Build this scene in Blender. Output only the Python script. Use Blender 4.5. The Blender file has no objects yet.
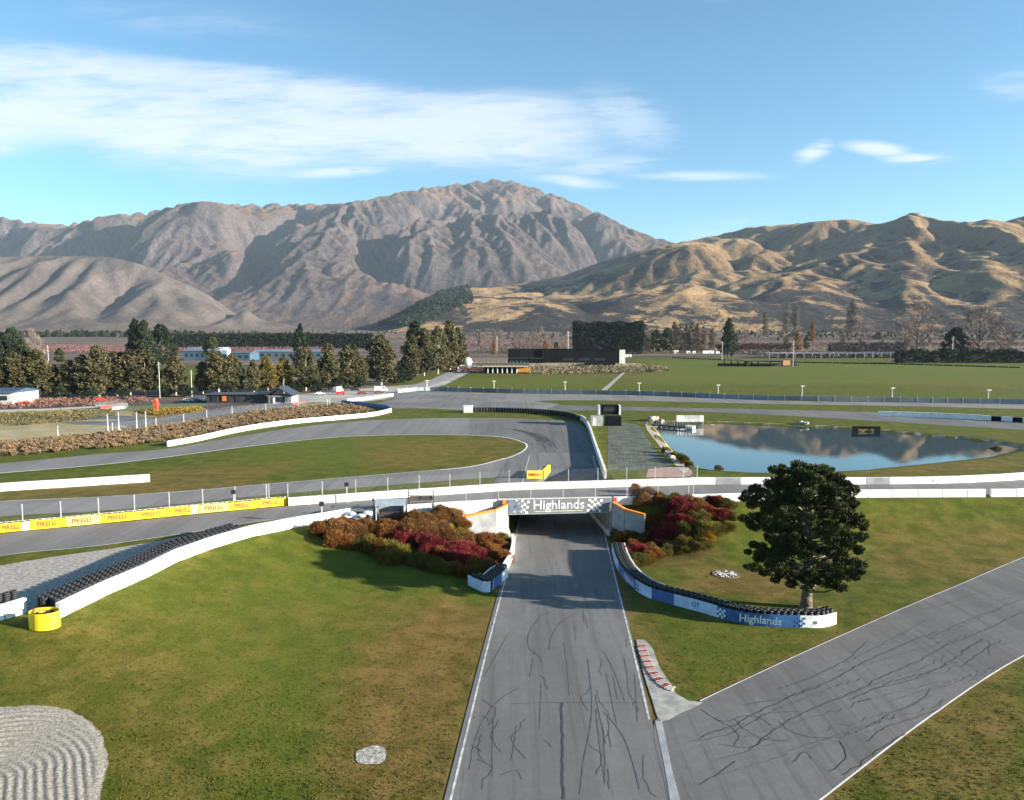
import bpy, bmesh, math, random
import numpy as np
from mathutils import Vector, Matrix, geometry
from mathutils.bvhtree import BVHTree

# ------------------------------------------------------------------ camera, sky, sun, exposure
scene = bpy.context.scene
C = scene.collection
F, PITCH, CZ = 750.0, math.radians(4.88), 30.0
SUN_EL = math.radians(13.6)
SUN_AZ = math.radians(103.5)          # clockwise from +Y (away from the camera)
SUN_DIR = Vector((math.sin(SUN_AZ)*math.cos(SUN_EL), math.cos(SUN_AZ)*math.cos(SUN_EL), math.sin(SUN_EL)))

cam = bpy.data.cameras.new('camera'); camo = bpy.data.objects.new('camera', cam); C.objects.link(camo)
camo.location = (0, 0, CZ); camo.rotation_euler = (math.pi/2 - PITCH, 0, 0)
cam.sensor_width = 36; cam.lens = 36*F/1024; cam.clip_start = 0.5; cam.clip_end = 60000
scene.camera = camo
scene.view_settings.view_transform = 'Standard'; scene.view_settings.look = 'None'
scene.view_settings.gamma = 1; scene.view_settings.exposure = 2.05
scene.cycles.use_denoising = True
scene.cycles.max_bounces = 6; scene.cycles.transparent_max_bounces = 24
scene.cycles.volume_bounces = 0; scene.cycles.diffuse_bounces = 2; scene.cycles.glossy_bounces = 3

sun = bpy.data.lights.new('sun', 'SUN'); suno = bpy.data.objects.new('sun', sun); C.objects.link(suno)
sun.energy = 5.0; sun.angle = math.radians(0.5); sun.color = (1.0, 0.90, 0.76)
suno.rotation_euler = SUN_DIR.to_track_quat('Z', 'Y').to_euler()
suno.location = (100, -50, 200)

def nd(nt, typ, **kw):
    n = nt.nodes.new(typ)
    for k, v in kw.items():
        if k.startswith('i_'):
            n.inputs[k[2:].replace('_', ' ')].default_value = v
        else: setattr(n, k, v)
    return n
def sock(nt, dst, v):
    if isinstance(v, bpy.types.NodeSocket): nt.links.new(v, dst)
    else: dst.default_value = v
def mth(nt, op, a, b=0.0, c=None, clamp=False):
    n = nt.nodes.new('ShaderNodeMath'); n.operation = op; n.use_clamp = clamp
    sock(nt, n.inputs[0], a); sock(nt, n.inputs[1], b)
    if c is not None: sock(nt, n.inputs[2], c)
    return n.outputs[0]
def sstep(nt, lo, hi, v):
    n = nt.nodes.new('ShaderNodeMapRange'); n.interpolation_type = 'SMOOTHSTEP'
    sock(nt, n.inputs['Value'], v); sock(nt, n.inputs['From Min'], lo); sock(nt, n.inputs['From Max'], hi)
    return n.outputs[0]
def mixc(nt, f, a, b, mode='MIX'):
    n = nt.nodes.new('ShaderNodeMix'); n.data_type = 'RGBA'; n.blend_type = mode
    sock(nt, n.inputs[0], f)
    for s, v in ((n.inputs[6], a), (n.inputs[7], b)):
        if isinstance(v, tuple) and len(v) == 3: v = v + (1,)
        sock(nt, s, v)
    return n.outputs[2]
def noise(nt, vec, scale, detail=4, rough=0.55, dist=0.0, out=0):
    n = nt.nodes.new('ShaderNodeTexNoise'); n.inputs['Scale'].default_value = scale
    n.inputs['Detail'].default_value = detail; n.inputs['Roughness'].default_value = rough
    n.inputs['Distortion'].default_value = dist
    if vec is not None: nt.links.new(vec, n.inputs['Vector'])
    return n.outputs[out]
def mapping(nt, vec, scale=(1,1,1), loc=(0,0,0), rot=(0,0,0)):
    n = nt.nodes.new('ShaderNodeMapping'); n.inputs['Scale'].default_value = scale
    n.inputs['Location'].default_value = loc; n.inputs['Rotation'].default_value = rot
    nt.links.new(vec, n.inputs['Vector']); return n.outputs[0]

# sky: Nishita plus thin clouds that live in sky direction (azimuth, elevation)
world = bpy.data.worlds.new('World'); scene.world = world; world.use_nodes = True
def build_world():
    nt = world.node_tree; nt.nodes.clear()
    sky = nd(nt, 'ShaderNodeTexSky', sky_type='NISHITA', sun_disc=False, sun_elevation=SUN_EL, sun_rotation=SUN_AZ)
    sky.altitude = 300; sky.air_density = 1.0; sky.dust_density = 0.8; sky.ozone_density = 1.3
    tc = nd(nt, 'ShaderNodeTexCoord'); gen = tc.outputs['Generated']
    sep = nd(nt, 'ShaderNodeSeparateXYZ'); nt.links.new(gen, sep.inputs[0])
    yy = mth(nt, 'MAXIMUM', sep.outputs[1], 0.02)
    u = mth(nt, 'DIVIDE', sep.outputs[0], yy)            # tangent of azimuth
    hx = mth(nt, 'SQRT', mth(nt, 'ADD', mth(nt, 'MULTIPLY', sep.outputs[0], sep.outputs[0]), mth(nt, 'MULTIPLY', sep.outputs[1], sep.outputs[1])))
    w = mth(nt, 'DIVIDE', sep.outputs[2], yy)            # tangent of elevation along the azimuth
    cmb = nd(nt, 'ShaderNodeCombineXYZ'); nt.links.new(u, cmb.inputs[0]); nt.links.new(w, cmb.inputs[1])
    uv = cmb.outputs[0]
    n1 = noise(nt, mapping(nt, uv, (2.2, 11, 1), (3.1, 1.7, 0), (0, 0, -0.06)), 1.0, 8, 0.6, 0.6)
    n2 = noise(nt, mapping(nt, uv, (7, 38, 1), (0.3, 5.1, 0), (0, 0, -0.10)), 1.0, 6, 0.6, 0.8)
    n3 = noise(nt, mapping(nt, uv, (1.3, 3.5, 1), (7.3, 2.2, 0)), 1.0, 4, 0.5, 0.3)
    nn = mth(nt, 'ADD', mth(nt, 'MULTIPLY', n1, 0.62), mth(nt, 'MULTIPLY', n2, 0.38))
    def curve(pts, x):
        n = nd(nt, 'ShaderNodeFloatCurve'); m = n.mapping; c = m.curves[0]
        c.points[0].location = pts[0]; c.points[1].location = pts[-1]
        for p in pts[1:-1]: c.points.new(*p)
        for p in c.points: p.handle_type = 'AUTO'
        m.update(); nt.links.new(x, n.inputs['Value']); return n.outputs[0]
    U = lambda px: ((px-512)/750.0 + 1.0)/2.0
    W = lambda py: (336-py)/750.0*2.0
    u01 = mth(nt, 'MULTIPLY_ADD', u, 0.5, 0.5)
    top = curve([(0, W(70)), (U(0), W(46)), (U(180), W(62)), (U(300), W(74)), (U(420), W(90)), (U(520), W(92)), (U(600), W(100)), (U(660), W(135)), (1, W(170))], u01)
    bot = curve([(0, W(168)), (U(0), W(168)), (U(60), W(160)), (U(140), W(180)), (U(230), W(196)), (U(400), W(186)), (U(560), W(190)), (U(600), W(178)), (U(660), W(150)), (1, W(172))], u01)
    w2 = mth(nt, 'MULTIPLY', w, 2.0)
    wob = mth(nt, 'MULTIPLY', mth(nt, 'SUBTRACT', n1, 0.5), 0.10)
    w2w = mth(nt, 'ADD', w2, wob)
    a_top = sstep(nt, -0.005, 0.05, mth(nt, 'SUBTRACT', top, w2w))
    a_bot = sstep(nt, -0.02, 0.10, mth(nt, 'SUBTRACT', w2w, bot))
    rgt = mth(nt, 'SUBTRACT', 1.0, sstep(nt, (500-512)/750, (680-512)/750, mth(nt, 'ADD', u, mth(nt, 'MULTIPLY', mth(nt, 'SUBTRACT', n2, 0.5), 0.25))))
    band = mth(nt, 'MULTIPLY', mth(nt, 'MULTIPLY', a_top, a_bot), rgt)
    n4 = noise(nt, mapping(nt, uv, (16, 120, 1), (2.3, 4.1, 0), (0, 0, -0.08)), 1.0, 5, 0.6, 1.0)
    nn = mth(nt, 'ADD', mth(nt, 'MULTIPLY', nn, .8), mth(nt, 'MULTIPLY', n4, .2))
    dens = mth(nt, 'MULTIPLY', band, sstep(nt, 0.39, 0.63, mth(nt, 'ADD', nn, mth(nt, 'MULTIPLY', band, 0.06))))
    def blob(px, py, rx, ry, gain, rot=0.0, lo=0.35, hi=0.62):
        nonlocal dens
        du = mth(nt, 'SUBTRACT', u, (px-512)/750); dw = mth(nt, 'SUBTRACT', w, (336-py)/750)
        c, s = math.cos(rot), math.sin(rot)
        ru = mth(nt, 'ADD', mth(nt, 'MULTIPLY', du, c), mth(nt, 'MULTIPLY', dw, s))
        rw = mth(nt, 'SUBTRACT', mth(nt, 'MULTIPLY', dw, c), mth(nt, 'MULTIPLY', du, s))
        ru = mth(nt, 'MULTIPLY', ru, 750/rx); rw = mth(nt, 'MULTIPLY', rw, 750/ry)
        d = mth(nt, 'SQRT', mth(nt, 'ADD', mth(nt, 'MULTIPLY', ru, ru), mth(nt, 'MULTIPLY', rw, rw)))
        m = mth(nt, 'SUBTRACT', 1.0, sstep(nt, 0.1, 1.0, d))
        m = mth(nt, 'MULTIPLY', mth(nt, 'MULTIPLY', m, sstep(nt, lo+.12, hi+.02, mth(nt, 'ADD', mth(nt, 'ADD', mth(nt, 'MULTIPLY', n2, .55), mth(nt, 'MULTIPLY', n4, .45)), mth(nt, 'MULTIPLY', m, 0.10)))), gain)
        dens = mth(nt, 'MAXIMUM', dens, m)
    for b in ((868,154,46,10,1.2,-0.10,.2,.5), (905,163,52,9,0.9,0.03,.25,.55), (806,157,30,13,1.0,0.35,.3,.6), (1005,92,70,26,0.55,0,.3,.75),
              (690,180,110,7,0.75,0,.25,.6), (570,185,60,10,0.8,-0.1,.25,.6), (340,176,90,9,0.8,0.05,.25,.6), (30,120,260,34,0.9,0,.15,.55),
              (10,153,40,9,0.7,0,.2,.6), (200,35,200,28,0.28,-0.1,.3,.8), (720,232,120,26,0.35,0.1,.3,.8), (704,10,40,10,0.3,0,.3,.7), (620,125,80,40,0.6,-0.3,.32,.6), (600,170,90,16,.6,.05,.3,.6)):
        blob(*b)
    dens = mth(nt, 'MULTIPLY', dens, sstep(nt, 0.02, 0.2, sep.outputs[1]))
    dens = mth(nt, 'MINIMUM', dens, 1.0)
    bg = mth(nt, 'MULTIPLY', dens, mth(nt, 'MULTIPLY_ADD', n3, 0.5, 0.62))
    skyc = mixc(nt, 1.0, sky.outputs[0], SKY_TINT, 'MULTIPLY')
    col = mixc(nt, bg, skyc, CLOUD_COL)
    b = nd(nt, 'ShaderNodeBackground'); nt.links.new(col, b.inputs[0]); b.inputs[1].default_value = SKY_STR
    o = nd(nt, 'ShaderNodeOutputWorld'); nt.links.new(b.outputs[0], o.inputs[0])
SKY_STR = 0.050
SKY_TINT = (0.56, 0.96, 1.14)
CLOUD_COL = (4.3, 4.7, 5.4)
build_world()

# ------------------------------------------------------------------ materials
MATS = {}
def mat(name, col, rough=0.7, metal=0.0, n_scale=None, n_amt=0.15, bump=0.0, bump_scale=None, spec=None, col2=None):
    if name in MATS: return MATS[name]
    m = bpy.data.materials.new(name); m.use_nodes = True; nt = m.node_tree
    b = nt.nodes['Principled BSDF']; b.inputs['Roughness'].default_value = rough; b.inputs['Metallic'].default_value = metal
    if spec is not None: b.inputs['Specular IOR Level'].default_value = spec
    g = nd(nt, 'ShaderNodeNewGeometry').outputs['Position']
    s = n_scale or 1.0
    f = sstep(nt, 0.3, 0.7, noise(nt, g, s, 5, 0.6))
    c2 = col2 or tuple(x*(1-n_amt*2) for x in col); c1 = col if col2 else tuple(min(1, x*(1+n_amt*0.5)) for x in col)
    nt.links.new(mixc(nt, f, c2, c1), b.inputs['Base Color'])
    if bump:
        bn = nd(nt, 'ShaderNodeBump'); bn.inputs['Strength'].default_value = 1.0; bn.inputs['Distance'].default_value = bump
        nt.links.new(noise(nt, g, bump_scale or s*4, 4), bn.inputs['Height']); nt.links.new(bn.outputs[0], b.inputs['Normal'])
    MATS[name] = m; return m

# ------------------------------------------------------------------ object helpers
def tag(o, label=None, cat=None, group=None, kind=None):
    if label: o['label'] = label
    if cat: o['category'] = cat
    if group: o['group'] = group
    if kind: o['kind'] = kind
    return o
def empty(name, loc=(0,0,0), rz=0.0):
    o = bpy.data.objects.new(name, None); C.objects.link(o); o.empty_display_size = 0.5
    o.location = loc; o.rotation_euler = (0, 0, rz); return o
def link(name, me, parent=None, m=None, loc=None, rz=None):
    o = bpy.data.objects.new(name, me); C.objects.link(o)
    if parent is not None: o.parent = parent
    if m is not None and not me.materials:
        me.materials.append(m)
    if loc is not None: o.location = loc
    if rz is not None: o.rotation_euler = (0, 0, rz)
    return o
def mesh_np(name, V, Fq, smooth=False):
    """V (n,3), Fq (m,k) -> mesh, fast"""
    me = bpy.data.meshes.new(name)
    V = np.asarray(V, dtype=np.float32); Fq = np.asarray(Fq, dtype=np.int32)
    k = Fq.shape[1]; m_ = Fq.shape[0]
    me.vertices.add(len(V)); me.vertices.foreach_set('co', V.ravel())
    me.loops.add(m_*k); me.loops.foreach_set('vertex_index', Fq.ravel())
    me.polygons.add(m_); me.polygons.foreach_set('loop_start', np.arange(m_, dtype=np.int32)*k)
    if smooth: me.polygons.foreach_set('use_smooth', np.ones(m_, dtype=bool))
    me.update(calc_edges=True); return me
class MB:
    def __init__(s): s.v = []; s.f = []; s.mi = []
    def add(s, vs, fs, mi=0):
        o = len(s.v); s.v += [tuple(v) for v in vs]; s.f += [tuple(i+o for i in f) for f in fs]; s.mi += [mi]*len(fs)
    def box(s, cx, cy, cz, sx, sy, sz, rz=0.0, mi=0, taper=1.0):
        """centre, full sizes"""
        c, sn = math.cos(rz), math.sin(rz); vs = []
        for z, t in ((-.5, 1.0), (.5, taper)):
            for x, y in ((-.5,-.5), (.5,-.5), (.5,.5), (-.5,.5)):
                X, Y = x*sx*t, y*sy*t
                vs.append((cx+X*c-Y*sn, cy+X*sn+Y*c, cz+z*sz))
        s.add(vs, [(0,3,2,1), (4,5,6,7), (0,1,5,4), (1,2,6,5), (2,3,7,6), (3,0,4,7)], mi)
    def tube(s, p0, p1, r0, r1=None, n=8, mi=0, caps=True):
        r1 = r0 if r1 is None else r1
        p0, p1 = Vector(p0), Vector(p1); d = (p1-p0)
        if d.length < 1e-6: return
        q = d.normalized().to_track_quat('Z', 'Y'); vs = []
        for p, r in ((p0, r0), (p1, r1)):
            for i in range(n):
                a = 2*math.pi*i/n; vs.append(p + q @ Vector((r*math.cos(a), r*math.sin(a), 0)))
        fs = [(i, (i+1) % n, n+(i+1) % n, n+i) for i in range(n)]
        if caps: fs += [tuple(range(n-1, -1, -1)), tuple(range(n, 2*n))]
        s.add(vs, fs, mi)
    def path(s, pts, rads, n=8, mi=0):
        for i in range(len(pts)-1): s.tube(pts[i], pts[i+1], rads[i], rads[i+1], n, mi)
    def ribbon(s, pts, section, mi=0, close_ends=True):
        """sweep a closed cross-section [(offset sideways, height)] along ground points (x, y, z)"""
        k = len(section); n = len(pts); vs = []
        for i, p in enumerate(pts):
            a = Vector(pts[max(i-1, 0)]); b = Vector(pts[min(i+1, n-1)]); t = (b-a); t.z = 0; t.normalize()
            nr = Vector((-t.y, t.x, 0))
            for (o, h) in section: vs.append((p[0]+nr.x*o, p[1]+nr.y*o, p[2]+h))
        fs = []
        for i in range(n-1):
            for j in range(k):
                a, b = i*k+j, i*k+(j+1) % k
                fs.append((a, b, b+k, a+k))
        if close_ends: fs += [tuple(range(k)), tuple(range((n-1)*k+k-1, (n-1)*k-1, -1))]
        s.add(vs, fs, mi)
    def mesh(s, name):
        me = bpy.data.meshes.new(name); me.from_pydata(s.v, [], s.f); me.update()
        if any(s.mi): me.polygons.foreach_set('material_index', s.mi)
        return me
    def build(s, name, m, parent=None, loc=None, rz=None, smooth=False, bevel=0.0):
        me = s.mesh(name)
        ms = m if isinstance(m, (list, tuple)) else [m]
        for x in ms: me.materials.append(x)
        bm = bmesh.new(); bm.from_mesh(me); bmesh.ops.recalc_face_normals(bm, faces=bm.faces)
        if bevel:
            es = [e for e in bm.edges if len(e.link_faces) == 2 and e.calc_face_angle(0) > 0.6]
            bmesh.ops.bevel(bm, geom=es, offset=bevel, segments=1, affect='EDGES')
        bm.to_mesh(me); bm.free()
        if smooth: me.polygons.foreach_set('use_smooth', [True]*len(me.polygons))
        return link(name, me, parent, None, loc, rz)
def copy_tree(o, parent=None):
    c = o.copy(); C.objects.link(c); c.parent = parent
    for ch in o.children: copy_tree(ch, c)
    return c
def place(o, loc, rz=0.0, s=1.0):
    o.location = loc; o.rotation_euler = (0, 0, rz); o.scale = (s, s, s) if not isinstance(s, tuple) else s
    return o
ORD = 'first second third fourth fifth sixth seventh eighth ninth tenth eleventh twelfth thirteenth fourteenth fifteenth sixteenth seventeenth eighteenth nineteenth twentieth'.split()
def ordw(i):
    if i < 20: return ORD[i]
    t = {2: 'twenty', 3: 'thirty', 4: 'forty', 5: 'fifty', 6: 'sixty'}[(i+1)//10]; r = (i+1) % 10
    return t+'-'+ORD[r-1] if r else {2: 'twentieth', 3: 'thirtieth', 4: 'fortieth', 5: 'fiftieth', 6: 'sixtieth'}[(i+1)//10]
# ------------------------------------------------------------------ the lie of the land
PL = 3.5                                    # the racing plateau; the foreground lies near 0
def ray(px, py):
    u, v = px-512.0, py-400.0
    return u, F*math.cos(PITCH)-v*math.sin(PITCH), -F*math.sin(PITCH)-v*math.cos(PITCH)
def P(px, py, z=PL):
    """survey point: where a sight line meets height z"""
    dx, dy, dz = ray(px, py); t = (z-CZ)/dz
    return dx*t, dy*t
WALLPX = [(-140, 640), (0, 622), (58, 618), (100, 597), (150, 575), (185, 557), (215, 547), (260, 534), (310, 525), (350, 518)]
WALL = [P(*p) for p in WALLPX]
EDGE = [(-400, 45)] + WALL + [(-9.0, 112.2), (0.0, 114.3), (15.3, 115.8), (35, 118), (60, 121.3), (120, 123), (500, 120)]
EDGE_A = np.array(EDGE)
def ss(x, a, b):
    t = np.clip((np.asarray(x, float)-a)/(b-a), 0, 1); return t*t*(3-2*t)
def xc(Y): return 3.05+(np.asarray(Y, float)-46.3)*0.0665      # centre line of the lower road
def zr(Y):
    Y = np.asarray(Y, float)
    return -1.45*ss(Y, 60, 114) + (PL+1.45)*ss(Y, 129, 152)
def edge_dist(X, Y):
    """distance from points to the plateau edge, negative on the plateau side"""
    X = np.asarray(X, float); Y = np.asarray(Y, float)
    d = np.full(X.shape, 1e9); inside = np.zeros(X.shape, bool)
    poly = np.vstack([EDGE_A, [[500, 90000], [-400, 90000]]])
    n = len(poly)
    for i in range(n):
        ax, ay = poly[i]; bx, by = poly[(i+1) % n]
        cond = ((ay > Y) != (by > Y)) & (X < (bx-ax)*(Y-ay)/(by-ay+1e-12)+ax)
        inside ^= cond
        if i < len(EDGE_A)-1:
            L2 = (bx-ax)**2+(by-ay)**2; t = np.clip(((X-ax)*(bx-ax)+(Y-ay)*(by-ay))/L2, 0, 1)
            d = np.minimum(d, np.hypot(X-ax-t*(bx-ax), Y-ay-t*(by-ay)))
    inside |= (np.abs(X) >= 499) & (Y > 100)
    inside |= (X <= -399) & (Y > 45)
    return np.where(inside, -d, d)
POND = [(652,423),(660,434),(672,448),(690,466),(712,471),(750,473.5),(800,474),(860,471),(930,464),(985,458),(1012,452),(1018,449),(1000,444.5),(960,439),(900,433.5),(860,430),(820,427.5),(770,425.5),(720,423.5),(680,423)]
WATER_Z = PL-0.45
PONDW = np.array([P(px, py, WATER_Z) for px, py in POND])
def poly_sd(X, Y, poly):
    X = np.asarray(X, float); Y = np.asarray(Y, float)
    d = np.full(X.shape, 1e9); ins = np.zeros(X.shape, bool); n = len(poly)
    for i in range(n):
        ax, ay = poly[i]; bx, by = poly[(i+1) % n]
        ins ^= ((ay > Y) != (by > Y)) & (X < (bx-ax)*(Y-ay)/(by-ay+1e-12)+ax)
        L2 = (bx-ax)**2+(by-ay)**2+1e-9; t = np.clip(((X-ax)*(bx-ax)+(Y-ay)*(by-ay))/L2, 0, 1)
        d = np.minimum(d, np.hypot(X-ax-t*(bx-ax), Y-ay-t*(by-ay)))
    return np.where(ins, -d, d)
def T(X, Y):
    X = np.asarray(X, float); Y = np.asarray(Y, float)
    d = edge_dist(X, Y)
    fall = np.interp(X, [-60, -26, -12, -6, 16, 22, 34, 60], [46, 40, 8, 5, 5, 9, 22, 30]); wy = ss(Y, 92, 108); fall = fall*wy+np.where(X < 0, 46.0, 30.0)*(1-wy)
    lin = np.clip((d-.6)/fall, 0, 1); wl = np.clip((fall-14)/14, 0, 1); k = wl*(1-lin)**2.9+(1-wl)*(1-ss(lin, 0, 1))
    zb = zr(np.minimum(Y, 114))
    z = zb+(PL-zb)*k
    # the cutting of the lower road
    sg = X-xc(Y); Yf = np.where(sg > 0, 115.4, 113.8); lat = np.abs(sg)
    bank = np.where(Y < Yf, np.where(sg > 0, 6.0, 8.0), np.where(Y < 129.5, 0.5, np.where(sg > 0, .6, 1.0)))
    inner = np.where(Y < Yf, np.where(sg > 0, np.interp(Y, [60, 98, 107], [8.0, 8.0, 12.2]), np.interp(Y, [60, 98, 108], [8.0, 8.0, 10.6])), np.where(Y < 129.5, 8.6, np.where(sg > 0, 7.8, 3.4)))
    cut = 1-ss(lat, inner, inner+bank)
    cut = cut*(1-ss(Y, 172, 176))
    z = z*(1-cut)+np.where(Y < 174, zr(Y), z)*cut
    # pond hollow
    near = (X > 20) & (Y > 120) & (Y < 420)
    if np.any(near):
        sd = poly_sd(X, Y, PONDW)
        z = z-1.6*(1-ss(sd, -3.0, 1.6))*near
    # valley floor lifting towards the hills
    z = z+ss(Y, 1150, 2300)*26+ss(Y, 2000, 3600)*30
    return z
def T1(x, y): return float(T(np.array([x]), np.array([y]))[0])
def G(px, py):
    """where the sight line of a surveyed point meets the land"""
    dx, dy, dz = ray(px, py)
    if dz > -1: dz = -1
    z = PL if py < 500 else 1.0
    for _ in range(30):
        t = (z-CZ)/dz; zz = T1(dx*t, dy*t)
        if abs(zz-z) < 1e-3: break
        z = 0.5*z+0.5*zz
    t = (z-CZ)/dz
    return dx*t, dy*t
def G3(px, py, dz=0.0):
    x, y = G(px, py); return (x, y, T1(x, y)+dz)

def axis(segs):
    out = []
    for a, b, st in segs:
        n = max(1, int(round(abs(b-a)/st))); out += list(np.linspace(a, b, n, endpoint=False))
    out.append(segs[-1][1]); return np.array(out)
def geo(a, b, st, g=1.12):
    r = [a]; s = st
    while r[-1] < b: s *= g; r.append(r[-1]+s)
    return r
xs_r = geo(90, 14000, 1.2, 1.09); xs_l = [-x for x in geo(70, 14000, 1.2, 1.09)][::-1]
XS = np.array(xs_l[:-1] + list(np.arange(-70, 90, 0.9)) + xs_r)
YS = np.array([-12000, -5000, -1500, -500, -150, -50, -10] + list(np.arange(10, 40, 2.0)) + list(np.arange(40, 180, 0.8)) + list(np.arange(180, 420, 2.5)) + geo(420, 14500, 3.0, 1.06))
def poly_in(X, Y, pxs, soft=6.0, z=PL):
    """0..1 mask, soft edged, of a surveyed region"""
    poly = np.array([G(px, py) for px, py in pxs])
    return 1-ss(poly_sd(X, Y, poly), -soft, soft)
gx, gy = np.meshgrid(XS, YS); gz = T(gx, gy)
W_, H_ = len(XS), len(YS)
idx = np.arange(W_*H_).reshape(H_, W_)
quads = np.stack([idx[:-1, :-1], idx[:-1, 1:], idx[1:, 1:], idx[1:, :-1]], -1).reshape(-1, 4)
gme = mesh_np('ground', np.stack([gx, gy, gz], -1).reshape(-1, 3), quads, True)
# wear and planting of the turf, kept per vertex: R dry/brown, G lush, B straw/farmland
def reg(regs):
    m = np.zeros(gx.shape)
    for pts, soft, amt in regs: m = np.maximum(m, amt*poly_in(gx, gy, pts, soft))
    return m
dry = reg([([(360,640),(440,600),(496,610),(455,810),(330,810),(345,700)], 4, .95), ([(0,640),(120,620),(240,690),(200,800),(0,700)], 6, .35),
           ([(300,610),(420,600),(470,700),(350,680)], 6, .3), ([(640,600),(665,640),(700,700),(640,660)], 1.5, .6),
           ([(860,520),(1024,530),(1024,575),(880,575)], 6, .5), ([(700,560),(800,575),(800,600),(680,590)], 2.5, .75),
           ([(840,790),(1024,650),(1024,800)], 4, .55), ([(360,440),(520,440),(520,462),(380,470)], 5, .5), ([(0,484),(300,460),(250,490),(0,505)], 4, .5),
           ([(630,548),(720,548),(700,570),(640,575)], 2, .5), ([(870,470),(1024,455),(1024,470),(800,482)], 4, .5),
           ([(430,372),(700,376),(1024,390),(1024,382),(560,378)], 15, .35), ([(740,355),(1024,372),(900,365)], 20, .3),
           ([(560,540),(500,600),(505,560)], 2, .4)])
sidep = np.array([G(*p) for p in [(668,800),(655,721),(700,701.5),(760,673),(850,632),(940,593),(1024,557.5),(1110,527),(1250,498),(1260,575),(1110,619),(1024,656),(930,717),(820,801),(735,860)]])
rw = np.random.default_rng(6).random(gx.shape)*.5
dry = np.maximum(dry, (1-ss(np.abs(gx-xc(gy))-7.4+rw, 0, 1.5))*(gy < 112)*.9)
dry = np.maximum(dry, (1-ss(poly_sd(gx, gy, sidep)+rw, 0, 1.3))*.8)
lush = reg([([(120,600),(350,560),(420,620),(330,700),(260,800),(130,700)], 8, .5), ([(250,430),(480,440),(450,462),(250,470)], 8, .6),
            ([(650,360),(1024,366),(1024,384),(620,384)], 25, 1.0), ([(430,380),(600,376),(600,386),(430,390)], 10, .8), ([(700,620),(800,640),(700,690),(650,640)], 4, .5),
            ([(640,425),(650,470),(690,478),(660,430)], 4, .5), ([(320,580),(400,570),(500,600),(420,610)], 4, .4)])
straw = np.clip(ss(gy, 560, 760)*0.9 + reg([([(-300,405),(290,405),(370,412),(200,436),(0,456),(-300,480)], 6, .8), ([(-200,398),(200,385),(470,362),(450,366),(330,404),(0,410)], 8, .9)]), 0, 1)
straw *= 1-reg([([(600,357),(1100,357),(1400,380),(560,372)], 20, 1.0)])
ca = gme.color_attributes.new('turf', 'FLOAT_COLOR', 'POINT')
ca.data.foreach_set('color', np.stack([dry, lush, straw, np.ones_like(dry)], -1).astype(np.float32).ravel())
def mat_ground():
    m = bpy.data.materials.new('turf'); m.use_nodes = True; nt = m.node_tree; b = nt.nodes['Principled BSDF']
    g = nd(nt, 'ShaderNodeNewGeometry').outputs['Position']
    at = nd(nt, 'ShaderNodeAttribute', attribute_name='turf'); sp = nd(nt, 'ShaderNodeSeparateColor'); nt.links.new(at.outputs['Color'], sp.inputs[0])
    a = noise(nt, g, 0.05, 5, 0.6); bb = noise(nt, g, 0.35, 6, 0.65, 0.3); c = noise(nt, g, 2.2, 6, 0.75); d = noise(nt, mapping(nt, g, (0.02, 0.25, 1)), 1.0, 4, 0.6)
    e = noise(nt, g, 7.0, 3, 0.7)
    green = mixc(nt, sstep(nt, .35, .65, bb), (.070, .094, .009), (.116, .138, .014))
    green = mixc(nt, sp.outputs[1], green, (.112, .145, .016))
    brown = mixc(nt, sstep(nt, .3, .7, bb), (.150, .098, .024), (.235, .155, .050))
    f = mth(nt, 'ADD', mth(nt, 'MULTIPLY', sp.outputs[0], 1.1), mth(nt, 'ADD', mth(nt, 'MULTIPLY', mth(nt, 'SUBTRACT', a, .5), 1.1), mth(nt, 'MULTIPLY', mth(nt, 'SUBTRACT', bb, .5), 1.5)))
    f = mth(nt, 'ADD', f, mth(nt, 'MULTIPLY', mth(nt, 'SUBTRACT', c, .5), 0.9))
    f = mth(nt, 'ADD', f, mth(nt, 'MULTIPLY', mth(nt, 'SUBTRACT', d, .5), 0.6))
    col = mixc(nt, sstep(nt, -.25, 1.15, f), green, brown)
    st = mixc(nt, sstep(nt, .35, .65, noise(nt, mapping(nt, g, (0.004, 0.02, 1)), 1, 5, 0.6)), (.15, .118, .085), (.25, .19, .125))
    st = mixc(nt, sstep(nt, .50, .56, noise(nt, mapping(nt, g, (0.0022, 0.014, 1), (5, 5, 0)), 1, 3, 0.5)), st, (.12, .095, .10))
    col = mixc(nt, sstep(nt, .2, .8, mth(nt, 'ADD', sp.outputs[2], mth(nt, 'MULTIPLY', mth(nt, 'SUBTRACT', c, .5), .6))), col, st)
    col = mixc(nt, sstep(nt, .42, .72, e), mixc(nt, 1.0, col, (.62, .62, .6), 'MULTIPLY'), col)
    nt.links.new(col, b.inputs['Base Color']); b.inputs['Roughness'].default_value = .95; b.inputs['Specular IOR Level'].default_value = 0.1
    h = mth(nt, 'ADD', mth(nt, 'MULTIPLY', c, 0.13), mth(nt, 'MULTIPLY', e, 0.07)); h = mth(nt, 'ADD', h, mth(nt, 'MULTIPLY', bb, 0.15))
    bn = nd(nt, 'ShaderNodeBump'); bn.inputs['Distance'].default_value = 0.55; bn.inputs['Strength'].default_value = 0.55
    nt.links.new(h, bn.inputs['Height']); nt.links.new(bn.outputs[0], b.inputs['Normal'])
    return m
ground = link('ground', gme, None, mat_ground()); tag(ground, kind='structure')

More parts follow.
